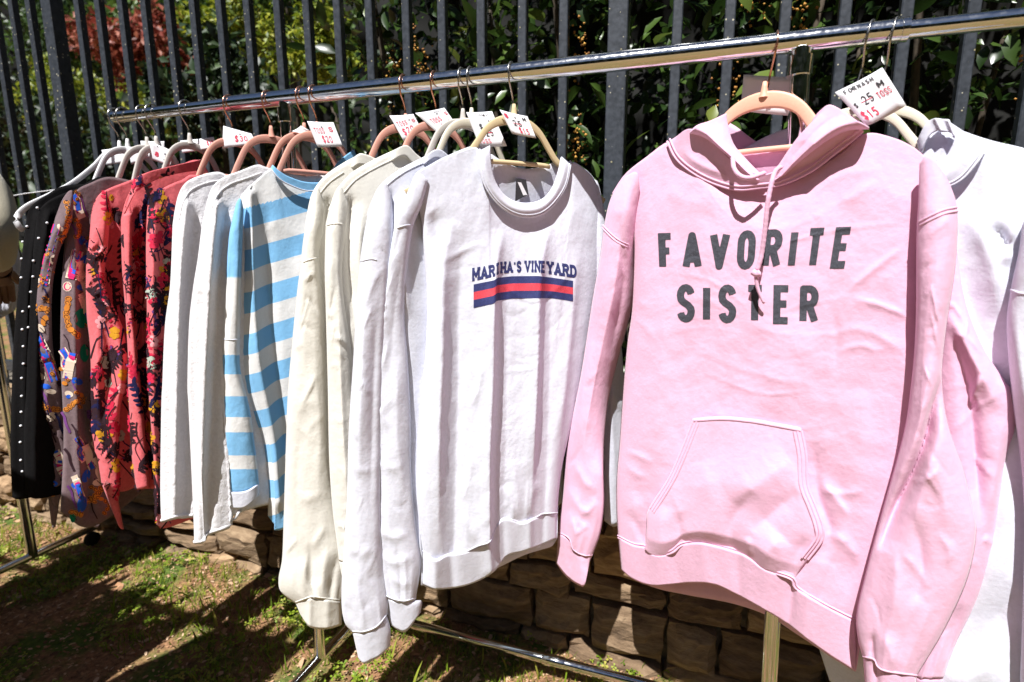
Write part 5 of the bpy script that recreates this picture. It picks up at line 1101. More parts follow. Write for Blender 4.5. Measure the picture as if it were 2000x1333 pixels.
# ---- white sweatshirts at the right end ---------------------------------------------------
def right_white(which):
    m = M['white']
    if which == 0:
        X = rail_px_x((1706, 58)); hanger(X, -24, M['velvetcream'], M['steel'], 'ivory hanger carrying the big 25 dollar tag at the right', rot=.5, lean=-.02, shp=HSH, dz=-.022, off=-.032)
        g, pl = garment('sweatshirt', X, -24, 'white crewneck sweatshirt right of the pink hoodies, cut by the frame', 'sweatshirt')
        T = [(1320, 430), (1360, 360), (1450, 292), (1556, 250), (1610, 310), (1700, 362), (1790, 378), (1864, 360), (1904, 322), (1924, 292), (1965, 301), (2010, 318), (2060, 350), (2085, 400)]
        B = [(1620, 1330), (1750, 1400), (1900, 1450), (2010, 1480)]; LF = [(1390, 600), (1480, 900)]; RT = [(2075, 600), (2050, 1000)]
        fo = [([(1870, 420), (1910, 450), (1940, 520), (1950, 620)], 26, .014, 0), ([(1985, 430), (1975, 470), (1965, 520)], 16, .014, .3), ([(1935, 440), (1960, 470), (1972, 500)], 16, -.014), ([(1890, 520), (1900, 620), (1960, 740)], 30, -.008), ([(1980, 900), (1960, 1050), (1900, 1200)], 40, .010), ([(1990, 1150), (1930, 1230), (1860, 1320)], 34, -.012), ([(1960, 1290), (1900, 1320), (1850, 1345)], 30, .010)]
        a = sheet(pl, T, B, LF, RT, 110, 140, -.012, .02, 4, fo, .0016, 191, 1, ((0, .4), (.12, 1), (1, 1)), lowf=.006); b = sheet(pl, T, B, LF, RT, 40, 50, -.012, .02, 4, (), .002, 192, -1, ((0, .4), (.12, 1), (1, 1)))
        cloth('body', [a, b], m, g)
        NI = [(1560, 246), (1640, 296), (1720, 330), (1790, 340), (1838, 316), (1858, 288), (1868, 262)]; NO = [(1556, 254), (1610, 316), (1700, 366), (1790, 382), (1866, 361), (1905, 323), (1924, 292)]
        nb = sheet(pl, NI, NO, (), (), 50, 10, .004, .014, 6, (), .0006, 193, 1, ((0, .7), (.5, 1.1), (1, .7))); nk = cloth('neckband', [nb], m, g, .004)
        strip(nb, [(x-1, y-5) for x, y in NO[3:]], .003, .0018, 'neck_seam', m, nk, offs=(-.002, .002))
        sp = pl.moved(.24, -20)
        sl = tube2(sp, [(1996, 440), (2030, 380), (2075, 380), (2105, 450)], [(1990, 1400), (2020, 1410), (2050, 1410), (2080, 1400)], [(1990, 490), (1974, 566), (1966, 640), (1975, 760), (2000, 1000)], [(2115, 600), (2120, 900)], 40, 120, .02, .03, 194, folds=[([(1985, 600), (1990, 700), (2020, 860)], 14, .006)], lowf=.005, tp=((0, .3), (.12, 1), (1, 1)))
        cloth('sleeve', sl, m, g); strip(sl[0], [(1975, 566), (1988, 572), (2004, 574), (2030, 572)], .004, .002, 'armhole_seam', m, g)
    else:
        X = rail_px_x((1735, 58))+.012; hanger(X, -24, M['velvetcream'], M['steel'], 'ivory hanger behind the one carrying the big tag', rot=.5, lean=-.02, shp=HSH, dz=-.022, off=-.032)
        g, pl = garment('sweatshirt', X, -24, 'white sweatshirt with a bunched neck behind the right hand white one', 'sweatshirt')
        T = [(1700, 420), (1740, 330), (1790, 276), (1812, 240), (1842, 234), (1880, 256), (1940, 276), (2000, 290), (2060, 312), (2110, 380)]
        B = [(1720, 1300), (1880, 1340), (2050, 1360)]
        a = sheet(pl, T, B, (), (), 60, 60, -.02, .018, 4, [([(1826, 244), (1840, 262), (1858, 280)], 6, .006, 0, 'none'), ([(1846, 240), (1858, 256), (1874, 272)], 5, -.005, 0, 'none')], .0022, 196, 1, ((0, .6), (.12, 1), (1, 1)), lowf=.005); b = sheet(pl, T, B, (), (), 30, 40, -.02, .018, 4, (), .002, 197, -1)
        cloth('body', [a, b], m, g)
        NB = [(1790, 276), (1812, 238), (1842, 233), (1882, 256)]
        cloth('neckband', [sheet(pl, NB, [(x+6, y+24) for x, y in NB], (), (), 40, 12, -.006, .012, 4, [([(1826, 230), (1842, 262)], 5, .005, 0, 'none'), ([(1850, 232), (1866, 270)], 5, .005, 0, 'none')], .001, 198)], m, g, .004)
right_white(0); right_white(1)

# ---- price tags ------------------------------------------------------------------------------
R_, K_, G_ = 'inkred', 'inkblack', 'inkgrey'
hx = lambda x, y: rail_px_x((x, y))
price_tag(hx(1690, 60), [(1632, 182), (1724, 133), (1772, 208), (1694, 248)], -.045, [('FORNASH', G_, (.12, .05, .74, .16), .17), ('M', K_, (.72, .22, .86, .36), .12), ('$', K_, (.10, .42, .16, .54), .14), ('25', K_, (.30, .34, .52, .56), .12), ('-', R_, (.25, .40, .56, .54), .10), ('$15', R_, (.08, .66, .42, .88), .15), ('TOSS', R_, (.60, .42, .93, .58), .12)], 'big white tag with a crossed out 25 and 15 in red', alpha=-25, hole=(.30, .10))
price_tag(hx(1517, 75), [(1453, 147), (1557, 152), (1548, 228), (1447, 218)], .028, [], 'blank pinkish tag behind the copper hook of the pink hoodie', alpha=-12)
price_tag(hx(1000, 125), [(976, 216), (1030, 228), (1047, 272), (1000, 262)], -.02, [('$', R_, (.06, .12, .2, .3), .18), ('25', K_, (.30, .32, .62, .58), .13), ('-', R_, (.3, .34, .66, .6), .1), ('$15', R_, (.42, .62, .82, .88), .14), ('M', K_, (.74, .1, .88, .28), .14)], 'tag with 25 crossed out above the tan hanger', alpha=20, hole=(.48, .2))
price_tag(hx(925, 137), [(911, 221), (961, 218), (990, 287), (937, 288)], -.015, [('FORNASH', G_, (.3, .04, .82, .12), .12), ('$', K_, (.28, .34, .4, .5), .14), ('M', K_, (.70, .24, .82, .38), .14), ('25', K_, (.42, .5, .7, .7), .13), ('-', R_, (.38, .48, .74, .7), .1), ('TOSS', R_, (.06, .76, .5, .9), .12)], 'tag with M and a crossed out 25 left of the tan hanger', alpha=20, hole=(.62, .1))
price_tag(hx(850, 150), [(812, 223), (868, 211), (890, 243), (864, 269)], -.015, [('FORNASH', G_, (.5, .05, .85, .14), .14), ('TOSS', R_, (.2, .32, .62, .54), .12), ('$20', R_, (.38, .64, .9, .9), .13), ('S', R_, (.88, .22, .98, .42), .14)], 'five sided looking tag reading TOSS 20 over the inner cream sweatshirt', alpha=20, hole=(.62, .2))
price_tag(hx(790, 157), [(761, 227), (808, 224), (822, 250), (790, 278)], -.02, [('TOSS', R_, (.1, .26, .55, .48), .12), ('$20', R_, (.16, .58, .7, .86), .13), ('S', R_, (.8, .3, .95, .5), .14)], 'tag reading TOSS 20 over the balloon sleeved cream sweatshirt', alpha=20, hole=(.7, .3))
price_tag(hx(615, 180), [(601, 238), (652, 240), (671, 287), (622, 289)], -.02, [('TOSS', R_, (.12, .24, .5, .46), .12), ('$20', R_, (.3, .55, .68, .82), .13), ('S', R_, (.7, .2, .86, .4), .14)], 'tag reading TOSS 20 above the striped top', alpha=20, hole=(.45, .2))
price_tag(hx(590, 184), [(572, 258), (588, 246), (606, 256), (600, 264)], -.02, [], 'folded blank corner of a tag left of the striped top tag', alpha=20)
price_tag(hx(450, 203), [(438, 247), (492, 262), (503, 280), (436, 291)], -.02, [('$30', R_, (.36, .36, .78, .74), .13)], 'tag reading 30 above the coral blouses', alpha=20, hole=(.55, .25))
price_tag(hx(365, 216), [(354, 276), (418, 268), (426, 288), (358, 300)], .02, [('$30', R_, (.74, .3, .95, .7), .16)], 'shaded grey card on the grey hanger', alpha=20)
price_tag(hx(292, 228), [(296, 278), (338, 296), (336, 325), (293, 312)], -.02, [('35', K_, (.62, .3, .9, .8), .14), ('8', R_, (.22, .42, .4, .7), .2)], 'lit tag with a black 35 at the left hooks', alpha=25, hole=(.3, .1))
price_tag(hx(285, 229), [(276, 276), (323, 277), (323, 300), (280, 312)], .0, [], 'shaded blank card behind the tag with a black 35', alpha=20)
price_tag(hx(262, 234), [(252, 288), (280, 288), (280, 312), (258, 322)], -.02, [('8', R_, (.76, .5, .92, .8), .2)], 'small lit card left of the tag with a black 35', alpha=20)
price_tag(hx(232, 238), [(200, 294), (252, 286), (252, 316), (210, 324)], -.015, [], 'blank tag on the leftmost hooks of the rail', alpha=25)

# ================================================================== PLANTS
def leaf_mat(name, stops, rough=.32, tr=.25):
    m, nt, b = newmat(name); L = nt.links.new
    a = N(nt, 'ShaderNodeAttribute', attribute_name='rnd'); oi = N(nt, 'ShaderNodeObjectInfo')
    ad = N(nt, 'ShaderNodeMath', operation='ADD'); L(a.outputs['Fac'], ad.inputs[0]); 
    mu = N(nt, 'ShaderNodeMath', operation='MULTIPLY'); L(oi.outputs['Random'], mu.inputs[0]); mu.inputs[1].default_value = .0
    L(mu.outputs[0], ad.inputs[1])
    c = ramp(nt, ad.outputs[0], stops); L(c, b.inputs['Base Color']); b.inputs['Roughness'].default_value = rough
    t = N(nt, 'ShaderNodeBsdfTranslucent'); L(c, t.inputs[0]); ms = N(nt, 'ShaderNodeMixShader'); ms.inputs[0].default_value = tr
    L(b.outputs[0], ms.inputs[1]); L(t.outputs[0], ms.inputs[2]); L(ms.outputs[0], nt.nodes['Material Output'].inputs[0]); return m
M['laurel'] = leaf_mat('laurel_leaf', [(0, (.008, .02, .005)), (.4, (.024, .054, .011)), (.75, (.075, .135, .025)), (.93, (.26, .30, .06)), (1, (.40, .22, .05))])
M['lime'] = leaf_mat('lime_leaf', [(0, (.07, .12, .01)), (.5, (.22, .28, .02)), (1, (.45, .45, .05))], .5, .35)
M['midgreen'] = leaf_mat('mid_green_leaf', [(0, (.02, .05, .012)), (.6, (.06, .12, .02)), (1, (.14, .22, .04))], .45, .3)
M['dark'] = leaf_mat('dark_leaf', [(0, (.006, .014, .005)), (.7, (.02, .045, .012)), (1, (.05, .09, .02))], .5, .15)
M['maple'] = leaf_mat('red_maple_leaf', [(0, (.10, .02, .015)), (.5, (.30, .06, .04)), (1, (.45, .16, .10))], .5, .35)
M['seed'] = leaf_mat('orange_brown_seed', [(0, (.18, .07, .015)), (.5, (.40, .18, .03)), (1, (.60, .33, .06))], .7, .0)
M['bark'] = plain('bark', (.06, .045, .03), .9, bump=.8, bscale=60, var=.4)
M['gapshade'] = plain('leaf_gap_shade', (.004, .004, .003), .95, bump=.8, bscale=40, var=.4)  # near-black colour standing for deep shade behind leaves
M['grass'] = leaf_mat('grass_blade', [(0, (.09, .15, .01)), (.6, (.24, .36, .02)), (1, (.46, .42, .08))], .55, .3)
M['litter'] = leaf_mat('leaf_litter', [(0, (.12, .06, .03)), (.5, (.38, .20, .10)), (1, (.60, .42, .28))], .85, .0)
def leaf_tpl(n=5, w=.26, fold=.28, droop=.25):
    s = np.linspace(0, 1, n); wd = w*np.sin(pi*np.clip(s*.93+.05, 0, 1))**.8*(1-.25*s); wd[0] = .02; wd[-1] = .004
    V = []
    for a, b in zip(s, wd):
        z = -droop*a*a
        V += [(a, -b, z+fold*b), (a, 0, z), (a, b, z+fold*b)]
    F = []
    for i in range(n-1):
        for j in range(2): F.append([i*3+j, i*3+j+1, (i+1)*3+j+1, (i+1)*3+j])
    return np.array(V), np.array(F)
def frames(ax, nr):
    ax = ax/(np.linalg.norm(ax, axis=1)[:, None]+1e-9); nr = nr-ax*(ax*nr).sum(1)[:, None]; nr = nr/(np.linalg.norm(nr, axis=1)[:, None]+1e-9)
    return ax, np.cross(nr, ax), nr
def scatter(tpl, pos, ax, nr, size, rnd=None):
    V0, F0 = tpl; A, B, C = frames(ax, nr); k = len(V0)
    V = pos[:, None]+size[:, None, None]*(V0[None, :, 0:1]*A[:, None]+V0[None, :, 1:2]*B[:, None]+V0[None, :, 2:3]*C[:, None])
    F = (F0[None]+(np.arange(len(pos))*k)[:, None, None]).reshape(-1, F0.shape[1])
    r = rng.random(len(pos)) if rnd is None else rnd
    return V.reshape(-1, 3), F, np.repeat(r, k)
def leaves_obj(name, tpl, pos, ax, nr, size, mat, parent, rnd=None, kind='stuff'):
    V, F, r = scatter(tpl, pos, ax, nr, size, rnd); o = mk(name, V, F, mat, parent, smooth=True)
    at = o.data.attributes.new('rnd', 'FLOAT', 'POINT'); at.data.foreach_set('value', r.astype(np.float32))
    if kind: o['kind'] = kind
    return o
T5 = leaf_tpl(5); T4 = leaf_tpl(4); T3 = leaf_tpl(3, .3)
def rdir(n): v = rng.normal(size=(n, 3)); return v/np.linalg.norm(v, axis=1)[:, None]
# -------- laurel hedge right behind the fence: four shrubs side by side
def laurel(x0, x1, label, seed, topz=2.7):
    cx = (x0+x1)/2; o = empty('laurel_shrub', (cx, 1.95, 0), label, 'shrub', 'laurel hedge behind the fence')
    mb = MB(); r = random.Random(seed)
    for i in range(7):
        a = (r.uniform(x0, x1), r.uniform(1.8, 2.2), .1); b = (a[0]+r.uniform(-.3, .3), r.uniform(1.6, 2.2), r.uniform(1.2, 2.4))
        mb.tube(crv([a, ((a[0]+b[0])/2+r.uniform(-.1, .1), (a[1]+b[1])/2, 1.0), b], 10), np.linspace(.018, .006, 10), 6)
    mb.build('stem', M['bark'], o)
    # near-black lumpy sheet painting the deep shade between the leaves
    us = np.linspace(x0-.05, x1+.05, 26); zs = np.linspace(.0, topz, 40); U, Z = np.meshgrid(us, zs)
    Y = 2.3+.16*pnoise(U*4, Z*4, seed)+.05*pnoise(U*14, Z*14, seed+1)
    mk('leaf_gap_shade', np.stack([U, Y, Z], -1).reshape(-1, 3), grid_faces(40, 26), M['gapshade'], o)
    n = int(5200*(x1-x0)); pos = np.stack([rng.uniform(x0-.05, x1+.05, n), 1.56+rng.random(n)**.8*.55, rng.uniform(.35, topz, n)], 1)
    cl = pnoise(pos[:, 0]*5, pos[:, 2]*5, seed+3); keep = cl > -.2; pos = pos[keep]; pos[:, 1] -= .12*np.clip(cl[keep], 0, 1); n = len(pos)
    pos[:, 1] = np.maximum(pos[:, 1], 1.52)
    ax = rdir(n)*.8+np.array([0, -.45, .1]); nr = rdir(n)*.7+np.array([-.2, -.35, .8])
    leaves_obj('foliage', T4, pos, ax, nr, rng.uniform(.035, .08, n), M['laurel'], o, np.clip(rng.beta(2, 2.6, n)+.0, 0, .93)*np.where(rng.random(n) < .05, 1.1, 1))
    # big leaves told apart one by one
    k = int(95*(x1-x0)); me = []
    for q in range(4):
        V, F = leaf_tpl(6, .2+.03*q, .3, .15+.12*q); m_ = mesh('leaf', V*.1, F, M['laurel']); at = m_.attributes.new('rnd', 'FLOAT', 'POINT'); at.data.foreach_set('value', np.full(len(V), (.35, .5, .68, .8)[q], np.float32)); me.append(m_)
    for i in range(k):
        lo = bpy.data.objects.new('leaf', me[r.randrange(4)]); COL.objects.link(lo); lo.parent = o
        p = np.array([r.uniform(x0, x1), r.uniform(1.47, 1.62), r.uniform(.75, 2.4)]); lo.location = p-LOC[o.name]
        lo.rotation_euler = (r.uniform(-.9, .9), r.uniform(-1.2, 1.0), r.uniform(-2.9, -.2)); s = r.uniform(.7, 1.15); lo.scale = (s, s, s)
    # seed clusters
    n = 0; pp = []
    for i in range(int(17*(x1-x0))):
        c = np.array([r.uniform(x0, x1), r.uniform(1.5, 1.62), r.uniform(1.0, 2.3)]); m_ = r.randrange(25, 60)
        pp.append(c+rng.normal(size=(m_, 3))*np.array([.016, .014, .035]))
    pp = np.vstack(pp); oc = np.array([(1, 0, 0), (-1, 0, 0), (0, 1, 0), (0, -1, 0), (0, 0, 1), (0, 0, -1.2)]); of = np.array([(0, 2, 4), (2, 1, 4), (1, 3, 4), (3, 0, 4), (2, 0, 5), (1, 2, 5), (3, 1, 5), (0, 3, 5)])
    leaves_obj('seed_clusters', (oc, of), pp, rdir(len(pp)), rdir(len(pp)), rng.uniform(.0025, .0055, len(pp)), M['seed'], o)
    return o
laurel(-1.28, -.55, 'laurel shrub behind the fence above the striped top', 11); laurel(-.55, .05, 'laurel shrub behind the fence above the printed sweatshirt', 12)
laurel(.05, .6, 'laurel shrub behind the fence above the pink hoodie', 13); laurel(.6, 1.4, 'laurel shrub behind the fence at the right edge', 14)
# -------- garden beyond the fence at the left
def bush(name, px, Y, rpx, mat, label, n=2500, size=(.03, .07), seed=0, cat='shrub', squash=1., tpl=T3, trunk=True, dens=.9):
    c = at_y(np.array(px, float), Y); depth = ((c-CAM)@_f); R = rpx*depth/FPX; r = random.Random(seed)
    o = empty(name, (c[0], c[1], 0), label, cat, 'garden plants beyond the fence')
    mb = MB()
    for i in range(5):
        a = i*1.3; b = c+np.array([cos(a)*R*.6, sin(a)*R*.6, r.uniform(-.2, .5)*R*squash]); mb.tube(crv([(c[0], c[1], 0), (c[0], c[1], max(.2, c[2]-R*squash*.6)), tuple(b)], 10), np.linspace(.03*max(R, .5), .006, 10), 6)
    mb.build('trunk', M['bark'], o)
    k = 26; cc = rdir(k)*(rng.random(k)**.4)[:, None]*R; cc[:, 2] *= squash; cc += c
    idx = rng.integers(0, k, n); pos = cc[idx]+rng.normal(size=(n, 3))*R*.17
    ax = rdir(n)+np.array([0, -.2, -.2]); nr = rdir(n)*.8+np.array([-.2, -.3, .7])
    leaves_obj('crown', tpl, pos, ax, nr, rng.uniform(size[0], size[1], n), mat, o)
    return o
bush('lime_shrub', (600, 70), 2.5, 85, M['lime'], 'yellow green shrub by the laurel behind the fence', 2600, (.025, .05), 1)
bush('lime_shrub', (455, 60), 3.4, 75, M['lime'], 'yellow green shrub left of the laurel in the garden', 2400, (.03, .06), 2)
bush('lime_shrub', (310, 205), 3.8, 55, M['lime'], 'low yellow green shrub below the red maple', 1500, (.03, .06), 3)
bush('lime_shrub', (120, 190), 3.4, 75, M['lime'], 'yellow green shrub beyond the left fence post', 1800, (.03, .06), 4)
bush('maple_tree', (262, 92), 4.4, 88, M['maple'], 'red leaved maple seen through the fence', 2600, (.05, .11), 5, 'tree', .75)
bush('garden_tree', (110, 40), 5.0, 130, M['midgreen'], 'mid green tree above the left fence post', 3200, (.06, .12), 6, 'tree')
bush('garden_tree', (395, -10), 5.6, 130, M['midgreen'], 'mid green tree above the red maple', 3200, (.06, .12), 7, 'tree')
bush('garden_tree', (560, -40), 4.6, 120, M['midgreen'], 'mid green tree behind the yellow green shrubs', 2600, (.06, .12), 8, 'tree')
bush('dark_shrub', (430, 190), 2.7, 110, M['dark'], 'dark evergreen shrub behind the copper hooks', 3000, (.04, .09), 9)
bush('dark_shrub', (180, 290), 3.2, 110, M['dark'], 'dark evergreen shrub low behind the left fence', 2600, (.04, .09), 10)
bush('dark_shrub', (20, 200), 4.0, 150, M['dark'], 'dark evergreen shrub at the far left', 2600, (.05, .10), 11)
# far wood closing the view; unseen part behind camera added to cut sky light
th = np.linspace(0, 2*pi, 97)[None].repeat(26, 0); hz = np.linspace(-.2, 8, 26)[:, None].repeat(97, 1)
rr = 15+1.3*pnoise(np.cos(th)*7+np.sin(th)*3, hz/1.5+np.sin(th)*6, 5)
wood = tag(mk('far_wood', np.stack([rr*np.cos(th), rr*np.sin(th)*.95, hz+.9*pnoise(th*9, hz, 6)], -1).reshape(-1, 3), grid_faces(26, 97), M['gapshade']), 'dark wood closing off the garden behind, plus an added unseen part that cuts sky light', 'trees', kind='stuff')
n = 12000; a_ = rng.uniform(0, 2*pi, n); r_ = rng.uniform(12.2, 14.4, n); pos = np.stack([r_*np.cos(a_), r_*np.sin(a_)*.95, rng.uniform(.2, 8.2, n)], 1)
wl = leaves_obj('leaves', T3, pos, rdir(n), rdir(n)*.7+np.array([-.2, -.4, .7]), rng.uniform(.15, .4, n), M['midgreen'], wood)

# -------- ground cover
def cover(n, seed, thr, xr=(-3.2, 1.0), yr=(.25, 1.32)):
    x = rng.uniform(*xr, n); y = rng.uniform(*yr, n); d = pnoise(x*3.1, y*3.1, seed)+.5*pnoise(x*8, y*8, seed+1); k = d > thr
    return x[k], y[k]
gt = []; s = np.linspace(0, 1, 4)
bl = np.array([(a*.35*a, w_, a) for a, w in zip(s, (.05, .05, .035, .002)) for w_ in (-w, w)]); bf = np.array([(0, 1, 3, 2), (2, 3, 5, 4), (4, 5, 7, 6)])
x, y = cover(42000, 31, -.02); n = len(x)
up = np.stack([rng.normal(0, .45, n), rng.normal(0, .45, n), np.ones(n)], 1); A = rdir(n); A[:, 2] = 0
grass = leaves_obj('grass', (bl, bf), np.stack([x, y, gz(x, y)-.003], 1), A, up, rng.uniform(.010, .034, n)*np.where(rng.random(n) < .06, 2, 1), M['grass'], None); tag(grass, 'short patchy green grass on the ground before the wall', 'grass', kind='stuff')
clv = []; clf = []
for i in range(3):
    a = i*2*pi/3; b = len(clv)
    clv += [(0, 0, 0), (cos(a-.5)*.7, sin(a-.5)*.7, .1), (cos(a-.22)*1, sin(a-.22)*1, .05), (cos(a+.22)*1, sin(a+.22)*1, .05), (cos(a+.5)*.7, sin(a+.5)*.7, .1)]; clf.append([b, b+1, b+2, b+3]); clf.append([b, b+3, b+4, b])
clf = [f if f[3] != f[0] else f[:3]+[f[2]] for f in clf]
clf = np.array([[5*i+0, 5*i+1, 5*i+2, 5*i+2] for i in range(3)]); clf = np.array([q for i in range(3) for q in ([5*i, 5*i+1, 5*i+2], [5*i, 5*i+2, 5*i+3], [5*i, 5*i+3, 5*i+4])])
x, y = cover(16000, 47, .05); n = len(x)
up = np.stack([rng.normal(0, .35, n), rng.normal(-.2, .35, n), np.ones(n)], 1)
clover = leaves_obj('clover', (np.array(clv), clf), np.stack([x, y, gz(x, y)+rng.uniform(.005, .03, n)], 1), rdir(n)*np.array([1, 1, .1]), up, rng.uniform(.006, .012, n), M['grass'], None); tag(clover, 'clover and small weeds scattered in the grass', 'weeds', kind='stuff')
x = rng.uniform(-3.2, 1.0, 22000); y = rng.uniform(.2, 1.33, 22000); n = len(x)
lt = (np.array([(-1, -.4, 0), (0, -.55, .12), (1, -.2, 0), (.8, .4, .1), (0, .5, .2), (-.9, .3, .05)]), np.array([(0, 1, 4, 5), (1, 2, 3, 4)]))
up = np.stack([rng.normal(0, .3, n), rng.normal(0, .3, n), np.ones(n)], 1)
litter = leaves_obj('leaf_litter', lt, np.stack([x, y, gz(x, y)+.004], 1), rdir(n)*np.array([1, 1, .2]), up, rng.uniform(.002, .007, n)*np.where(rng.random(n) < .05, 2.4, 1), M['litter'], None); tag(litter, 'dry brown leaf litter and bark chips on the soil', 'leaf litter', kind='stuff')

# ================================================================== LEFT EDGE: neighbouring rack, shopper; added unseen rack that casts shade
def copy_tree(o, off, label, group=None, name=None):
    c = o.copy(); COL.objects.link(c); c.location = np.array(o.location)+off; LOC[c.name] = LOC[o.name]+off
    c['label'] = label
    if group: c['group'] = group
    def rec(a, b):
        for ch in a.children:
            d = ch.copy(); COL.objects.link(d); d.parent = b; rec(ch, d)
    rec(o, c); return c
def simple_rack(name, label, x0, x1, y, posts):
    r = empty(name, ((x0+x1)/2, y, 0), label, 'clothes rack', 'neighbouring clothes racks')
    sharp(tubeobj('main_rail', [(x0, y, RAIL_Z), (x1, y, RAIL_Z)], RAIL_R, r))
    for xb in posts:
        sharp(tubeobj('upright', [(xb, y, RAIL_Z-.012), (xb, y, FOOT_Z)], .0155, r)); sharp(tubeobj('foot', [(xb, y-.34, FOOT_Z), (xb, y+.22, FOOT_Z)], .0128, r))
        for yy in (y-.31, y+.19):
            c = MB(); c.tube([(xb, yy, FOOT_Z), (xb, yy, FOOT_Z-.022)], .006, 8); c.box((xb, yy, FOOT_Z-.026), (.02, .02, .008)); co = c.build('caster', M['chrome'], r)
            MB().lathe((xb, yy, .026), [(0, -.012), (.022, -.012), (.026, -.008), (.026, .008), (.022, .012), (0, .012)], axis=0).build('wheel', M['rubber'], co)
    return r
simple_rack('clothes_rack', 'chrome rack end and foot at the left edge of the picture', -3.6, -2.05, 1.06, (-2.13, -3.4))
# rack and copied tops added out of view behind the camera to shade the grass
simple_rack('clothes_rack', 'added chrome rack out of view behind the viewer, there to shade the grass', -2.7, -1.1, .17, (-2.6, -1.2))
src = {'cream sweatshirt': 'cream sweatshirt with a full balloon sleeve beside the striped top', 'fuzzy sweater': 'fuzzy white knit sweater hanging against the coral floral tops', 'white sweatshirt': 'plain white sweatshirt hanging just left of the printed white one', 'black top': 'black top with pearl studs at the left end of the rail', 'striped top': 'sky blue and white striped crewneck top'}
order = ['cream sweatshirt', 'white sweatshirt', 'cream sweatshirt', 'striped top', 'white sweatshirt', 'fuzzy sweater', 'black top', 'cream sweatshirt', 'white sweatshirt', 'fuzzy sweater', 'cream sweatshirt', 'black top']
NUM = ['one', 'two', 'three', 'four']
for i_, (kind_, xx) in enumerate(zip(order, (-1.20, -1.26, -1.33, -1.39, -1.58, -1.66, -1.73, -1.80, -1.88, -1.95, -2.03, -2.10))):
    o = GAR[src[kind_]]; copy_tree(o, np.array([xx-o.location[0], .17-RAIL_Y, 0]), kind_+' on the added unseen rack that shades the grass, number '+NUM[order[:i_].count(kind_)]+' of its kind', 'added unseen tops that shade the grass')
# white top on the neighbouring rack
g, pl = garment('blouse', -2.26, 20, 'white top on the neighbouring rack at the left edge', 'blouse', Y=1.06)
T = [(-90, 450), (-40, 420), (10, 436), (32, 468)]; B = [(-90, 640), (-20, 632), (30, 606)]
cloth('body', [sheet(pl, T, B, (), [(42, 520), (40, 570)], 30, 40, 0, .02, 3, [([(0, 450), (8, 520), (4, 610)], 8, .01, 0, 'none'), ([(22, 470), (28, 530), (20, 600)], 6, .01, 0, 'none')], .002, 201), sheet(pl, T, B, (), [(42, 520), (40, 570)], 16, 20, 0, .02, 3, (), .002, 202, -1)], M['white'], g)
mb = MB(); mb.tube(hook_path(-2.26)+np.array([0, .06, 0]), .0017, 8); mb.tube(crv([pl.P(-.16, -.24), pl.P(-.08, -.15), pl.P(0, -.085), pl.P(.08, -.15), pl.P(.16, -.24)], 24), .004, 8); hh = mb.build('clothes_hanger', M['plasticwhite']); tag(hh, 'white hanger on the neighbouring rack at the left edge', 'hanger', 'clothes hangers on the rail')
# string tied from the fence
mb = MB(); mb.tube(crv([at_y(np.array((18., 384.)), 1.35), at_y(np.array((60., 377.)), 1.37), at_y(np.array((128., 369.)), 1.4)], 12), .0016, 6); st_ = mb.build('string', M['paper']); tag(st_, 'white string stretched along the fence at the far left', 'string')
# shopper at the left edge
M['skin'] = plain('brown_skin', (.20, .10, .06), .55, var=.1, bscale=40); M['knit'] = fabric('cream_knit', (.62, .56, .42), wr=40); M['denim'] = fabric('dark_denim', (.03, .04, .07)); M['hair'] = plain('dark_hair', (.015, .01, .008), .6); M['shoe'] = plain('dark_shoe', (.03, .03, .03), .5); M['gold'] = metal('gold_ring', (.8, .55, .2), .2)
def skinned(name, joints, edges, mat, parent, root=0, sub=2):
    me = bpy.data.meshes.new(name); off = LOC[parent.name] if parent is not None else np.zeros(3)
    me.from_pydata([tuple(np.array(p)-off) for p, r in joints], edges, []); o = bpy.data.objects.new(name, me); COL.objects.link(o)
    if parent is not None: o.parent = parent
    md = o.modifiers.new('skin', 'SKIN'); md.use_smooth_shade = True
    for i, (p, r) in enumerate(joints): me.skin_vertices[0].data[i].radius = (r, r) if np.isscalar(r) else r
    me.skin_vertices[0].data[root].use_root = True
    md = o.modifiers.new('smooth', 'SUBSURF'); md.levels = sub; md.render_levels = sub
    me.materials.append(mat); LOC[o.name] = off; return o
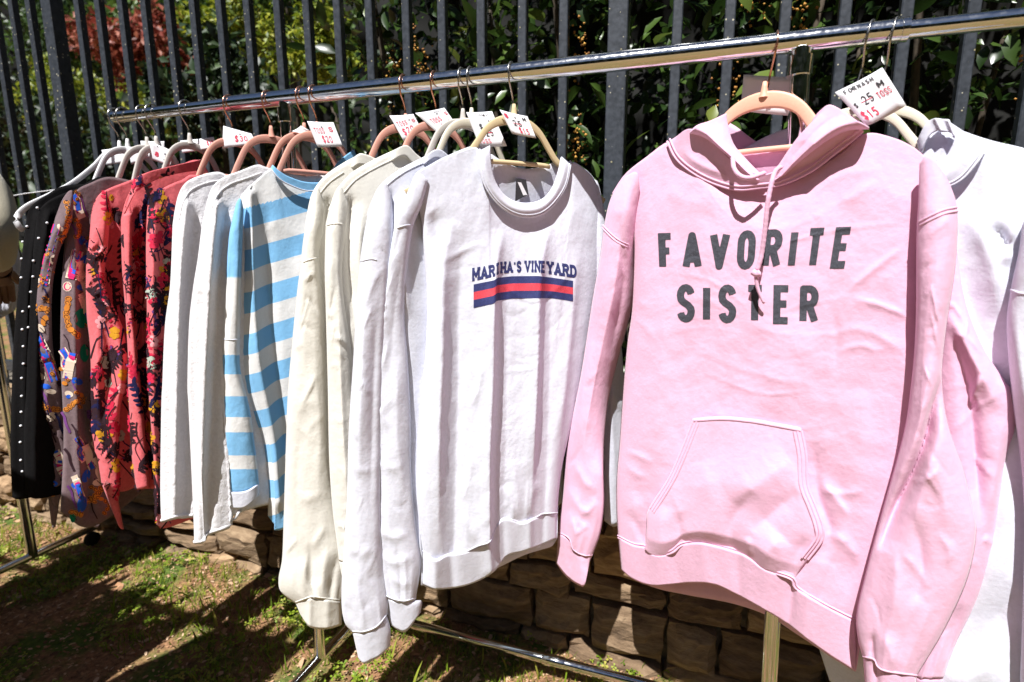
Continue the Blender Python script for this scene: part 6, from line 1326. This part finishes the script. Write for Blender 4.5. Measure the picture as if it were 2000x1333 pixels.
def person(bx, by, hand, elbow, shoulder, label):
    p = empty('person', (bx, by, 0), label, 'person'); h = np.array(hand); e = np.array(elbow); s_ = np.array(shoulder)
    fw = np.array([-.78, .62, 0]); rt = np.array([.62, .78, 0]); c = np.array([bx, by, 0])
    def P(r, f, z): return c+rt*r+fw*f+np.array([0, 0, z])
    wr = e+(h-e)*.78; hd = (h-wr)/np.linalg.norm(h-wr); sd = np.cross(hd, [0, 0, 1]); sd /= np.linalg.norm(sd); dn = np.cross(sd, hd)
    J = [(P(0, 0, .92), .10), (P(0, 0, 1.12), .09), (P(0, .01, 1.3), .095), (P(0, 0, 1.4), .06), (P(0, .02, 1.47), .05), (P(0, .035, 1.56), .085), (P(0, .04, 1.64), .075),
         (P(.09, 0, .86), .085), (P(.1, .02, .48), .055), (P(.1, -.02, .09), .04), (P(.1, .12, .04), .035), (P(-.09, 0, .86), .085), (P(-.1, .02, .48), .055), (P(-.1, -.02, .09), .04), (P(-.1, .12, .04), .035),
         (s_, .055), (e, .042), (wr, .024), (h, (.034, .016)), (P(-.18, 0, 1.36), .055), (P(-.23, .02, 1.1), .042), (P(-.22, .1, .88), .025), (P(-.22, .13, .8), (.03, .016))]
    E = [(0, 1), (1, 2), (2, 3), (3, 4), (4, 5), (5, 6), (0, 7), (7, 8), (8, 9), (9, 10), (0, 11), (11, 12), (12, 13), (13, 14), (2, 15), (15, 16), (16, 17), (17, 18), (2, 19), (19, 20), (20, 21), (21, 22)]
    n0 = len(J)
    for k, (sx, L_) in enumerate(((-.024, .055), (-.008, .064), (.008, .062), (.023, .048))):
        a = h+hd*.03+sd*sx; b1 = a+hd*L_*.5-np.array([0, 0, .012]); b2 = b1+hd*L_*.3-np.array([0, 0, .028]); i = len(J)
        J += [(a, .0105), (b1, .0098), (b2, .0085)]; E += [(18, i), (i, i+1), (i+1, i+2)]
    i = len(J); a = wr+hd*.03+sd*.03; J += [(a, .011), (a+hd*.035+sd*.014-np.array([0, 0, .012]), .009)]; E += [(17, i), (i, i+1)]
    skinned('body', J, E, M['skin'], p)
    skinned('jumper', [(P(0, 0, .80), .17), (P(0, 0, 1.05), .165), (P(0, .01, 1.29), .165), (P(0, 0, 1.43), .075), (s_, .072), (e, .058), (e+(h-e)*.7, .042), (P(-.18, 0, 1.36), .072), (P(-.23, .02, 1.1), .058), (P(-.22, .09, .9), .042)], [(0, 1), (1, 2), (2, 3), (2, 4), (4, 5), (5, 6), (2, 7), (7, 8), (8, 9)], M['knit'], p)
    skinned('trousers', [(P(0, 0, .93), .13), (P(.09, 0, .84), .1), (P(.1, .02, .48), .072), (P(.1, -.02, .1), .06), (P(-.09, 0, .84), .1), (P(-.1, .02, .48), .072), (P(-.1, -.02, .1), .06)], [(0, 1), (1, 2), (2, 3), (0, 4), (4, 5), (5, 6)], M['denim'], p)
    for sg in (-1, 1): skinned('shoe', [(P(.1*sg, -.04, .045), .045), (P(.1*sg, .06, .04), .045), (P(.1*sg, .14, .032), .035)], [(0, 1), (1, 2)], M['shoe'], p)
    skinned('hair', [(P(0, -.03, 1.62), .09), (P(0, -.05, 1.54), .085), (P(0, -.05, 1.44), .07)], [(0, 1), (1, 2)], M['hair'], p)
    a = h+hd*.03+sd*.009; MB().tube([a+hd*.010, a+hd*.017], .0112, 14).build('ring', M['gold'], p)
    return p
sh = at_y(np.array((-34., 352.)), .95); el = at_y(np.array((-16., 455.)), .90); ha = at_y(np.array((-2., 545.)), 1.0)
person(sh[0]-.19, sh[1]-.235, ha, el, sh, 'shopper in a cream jumper at the left edge, hand by the black top')
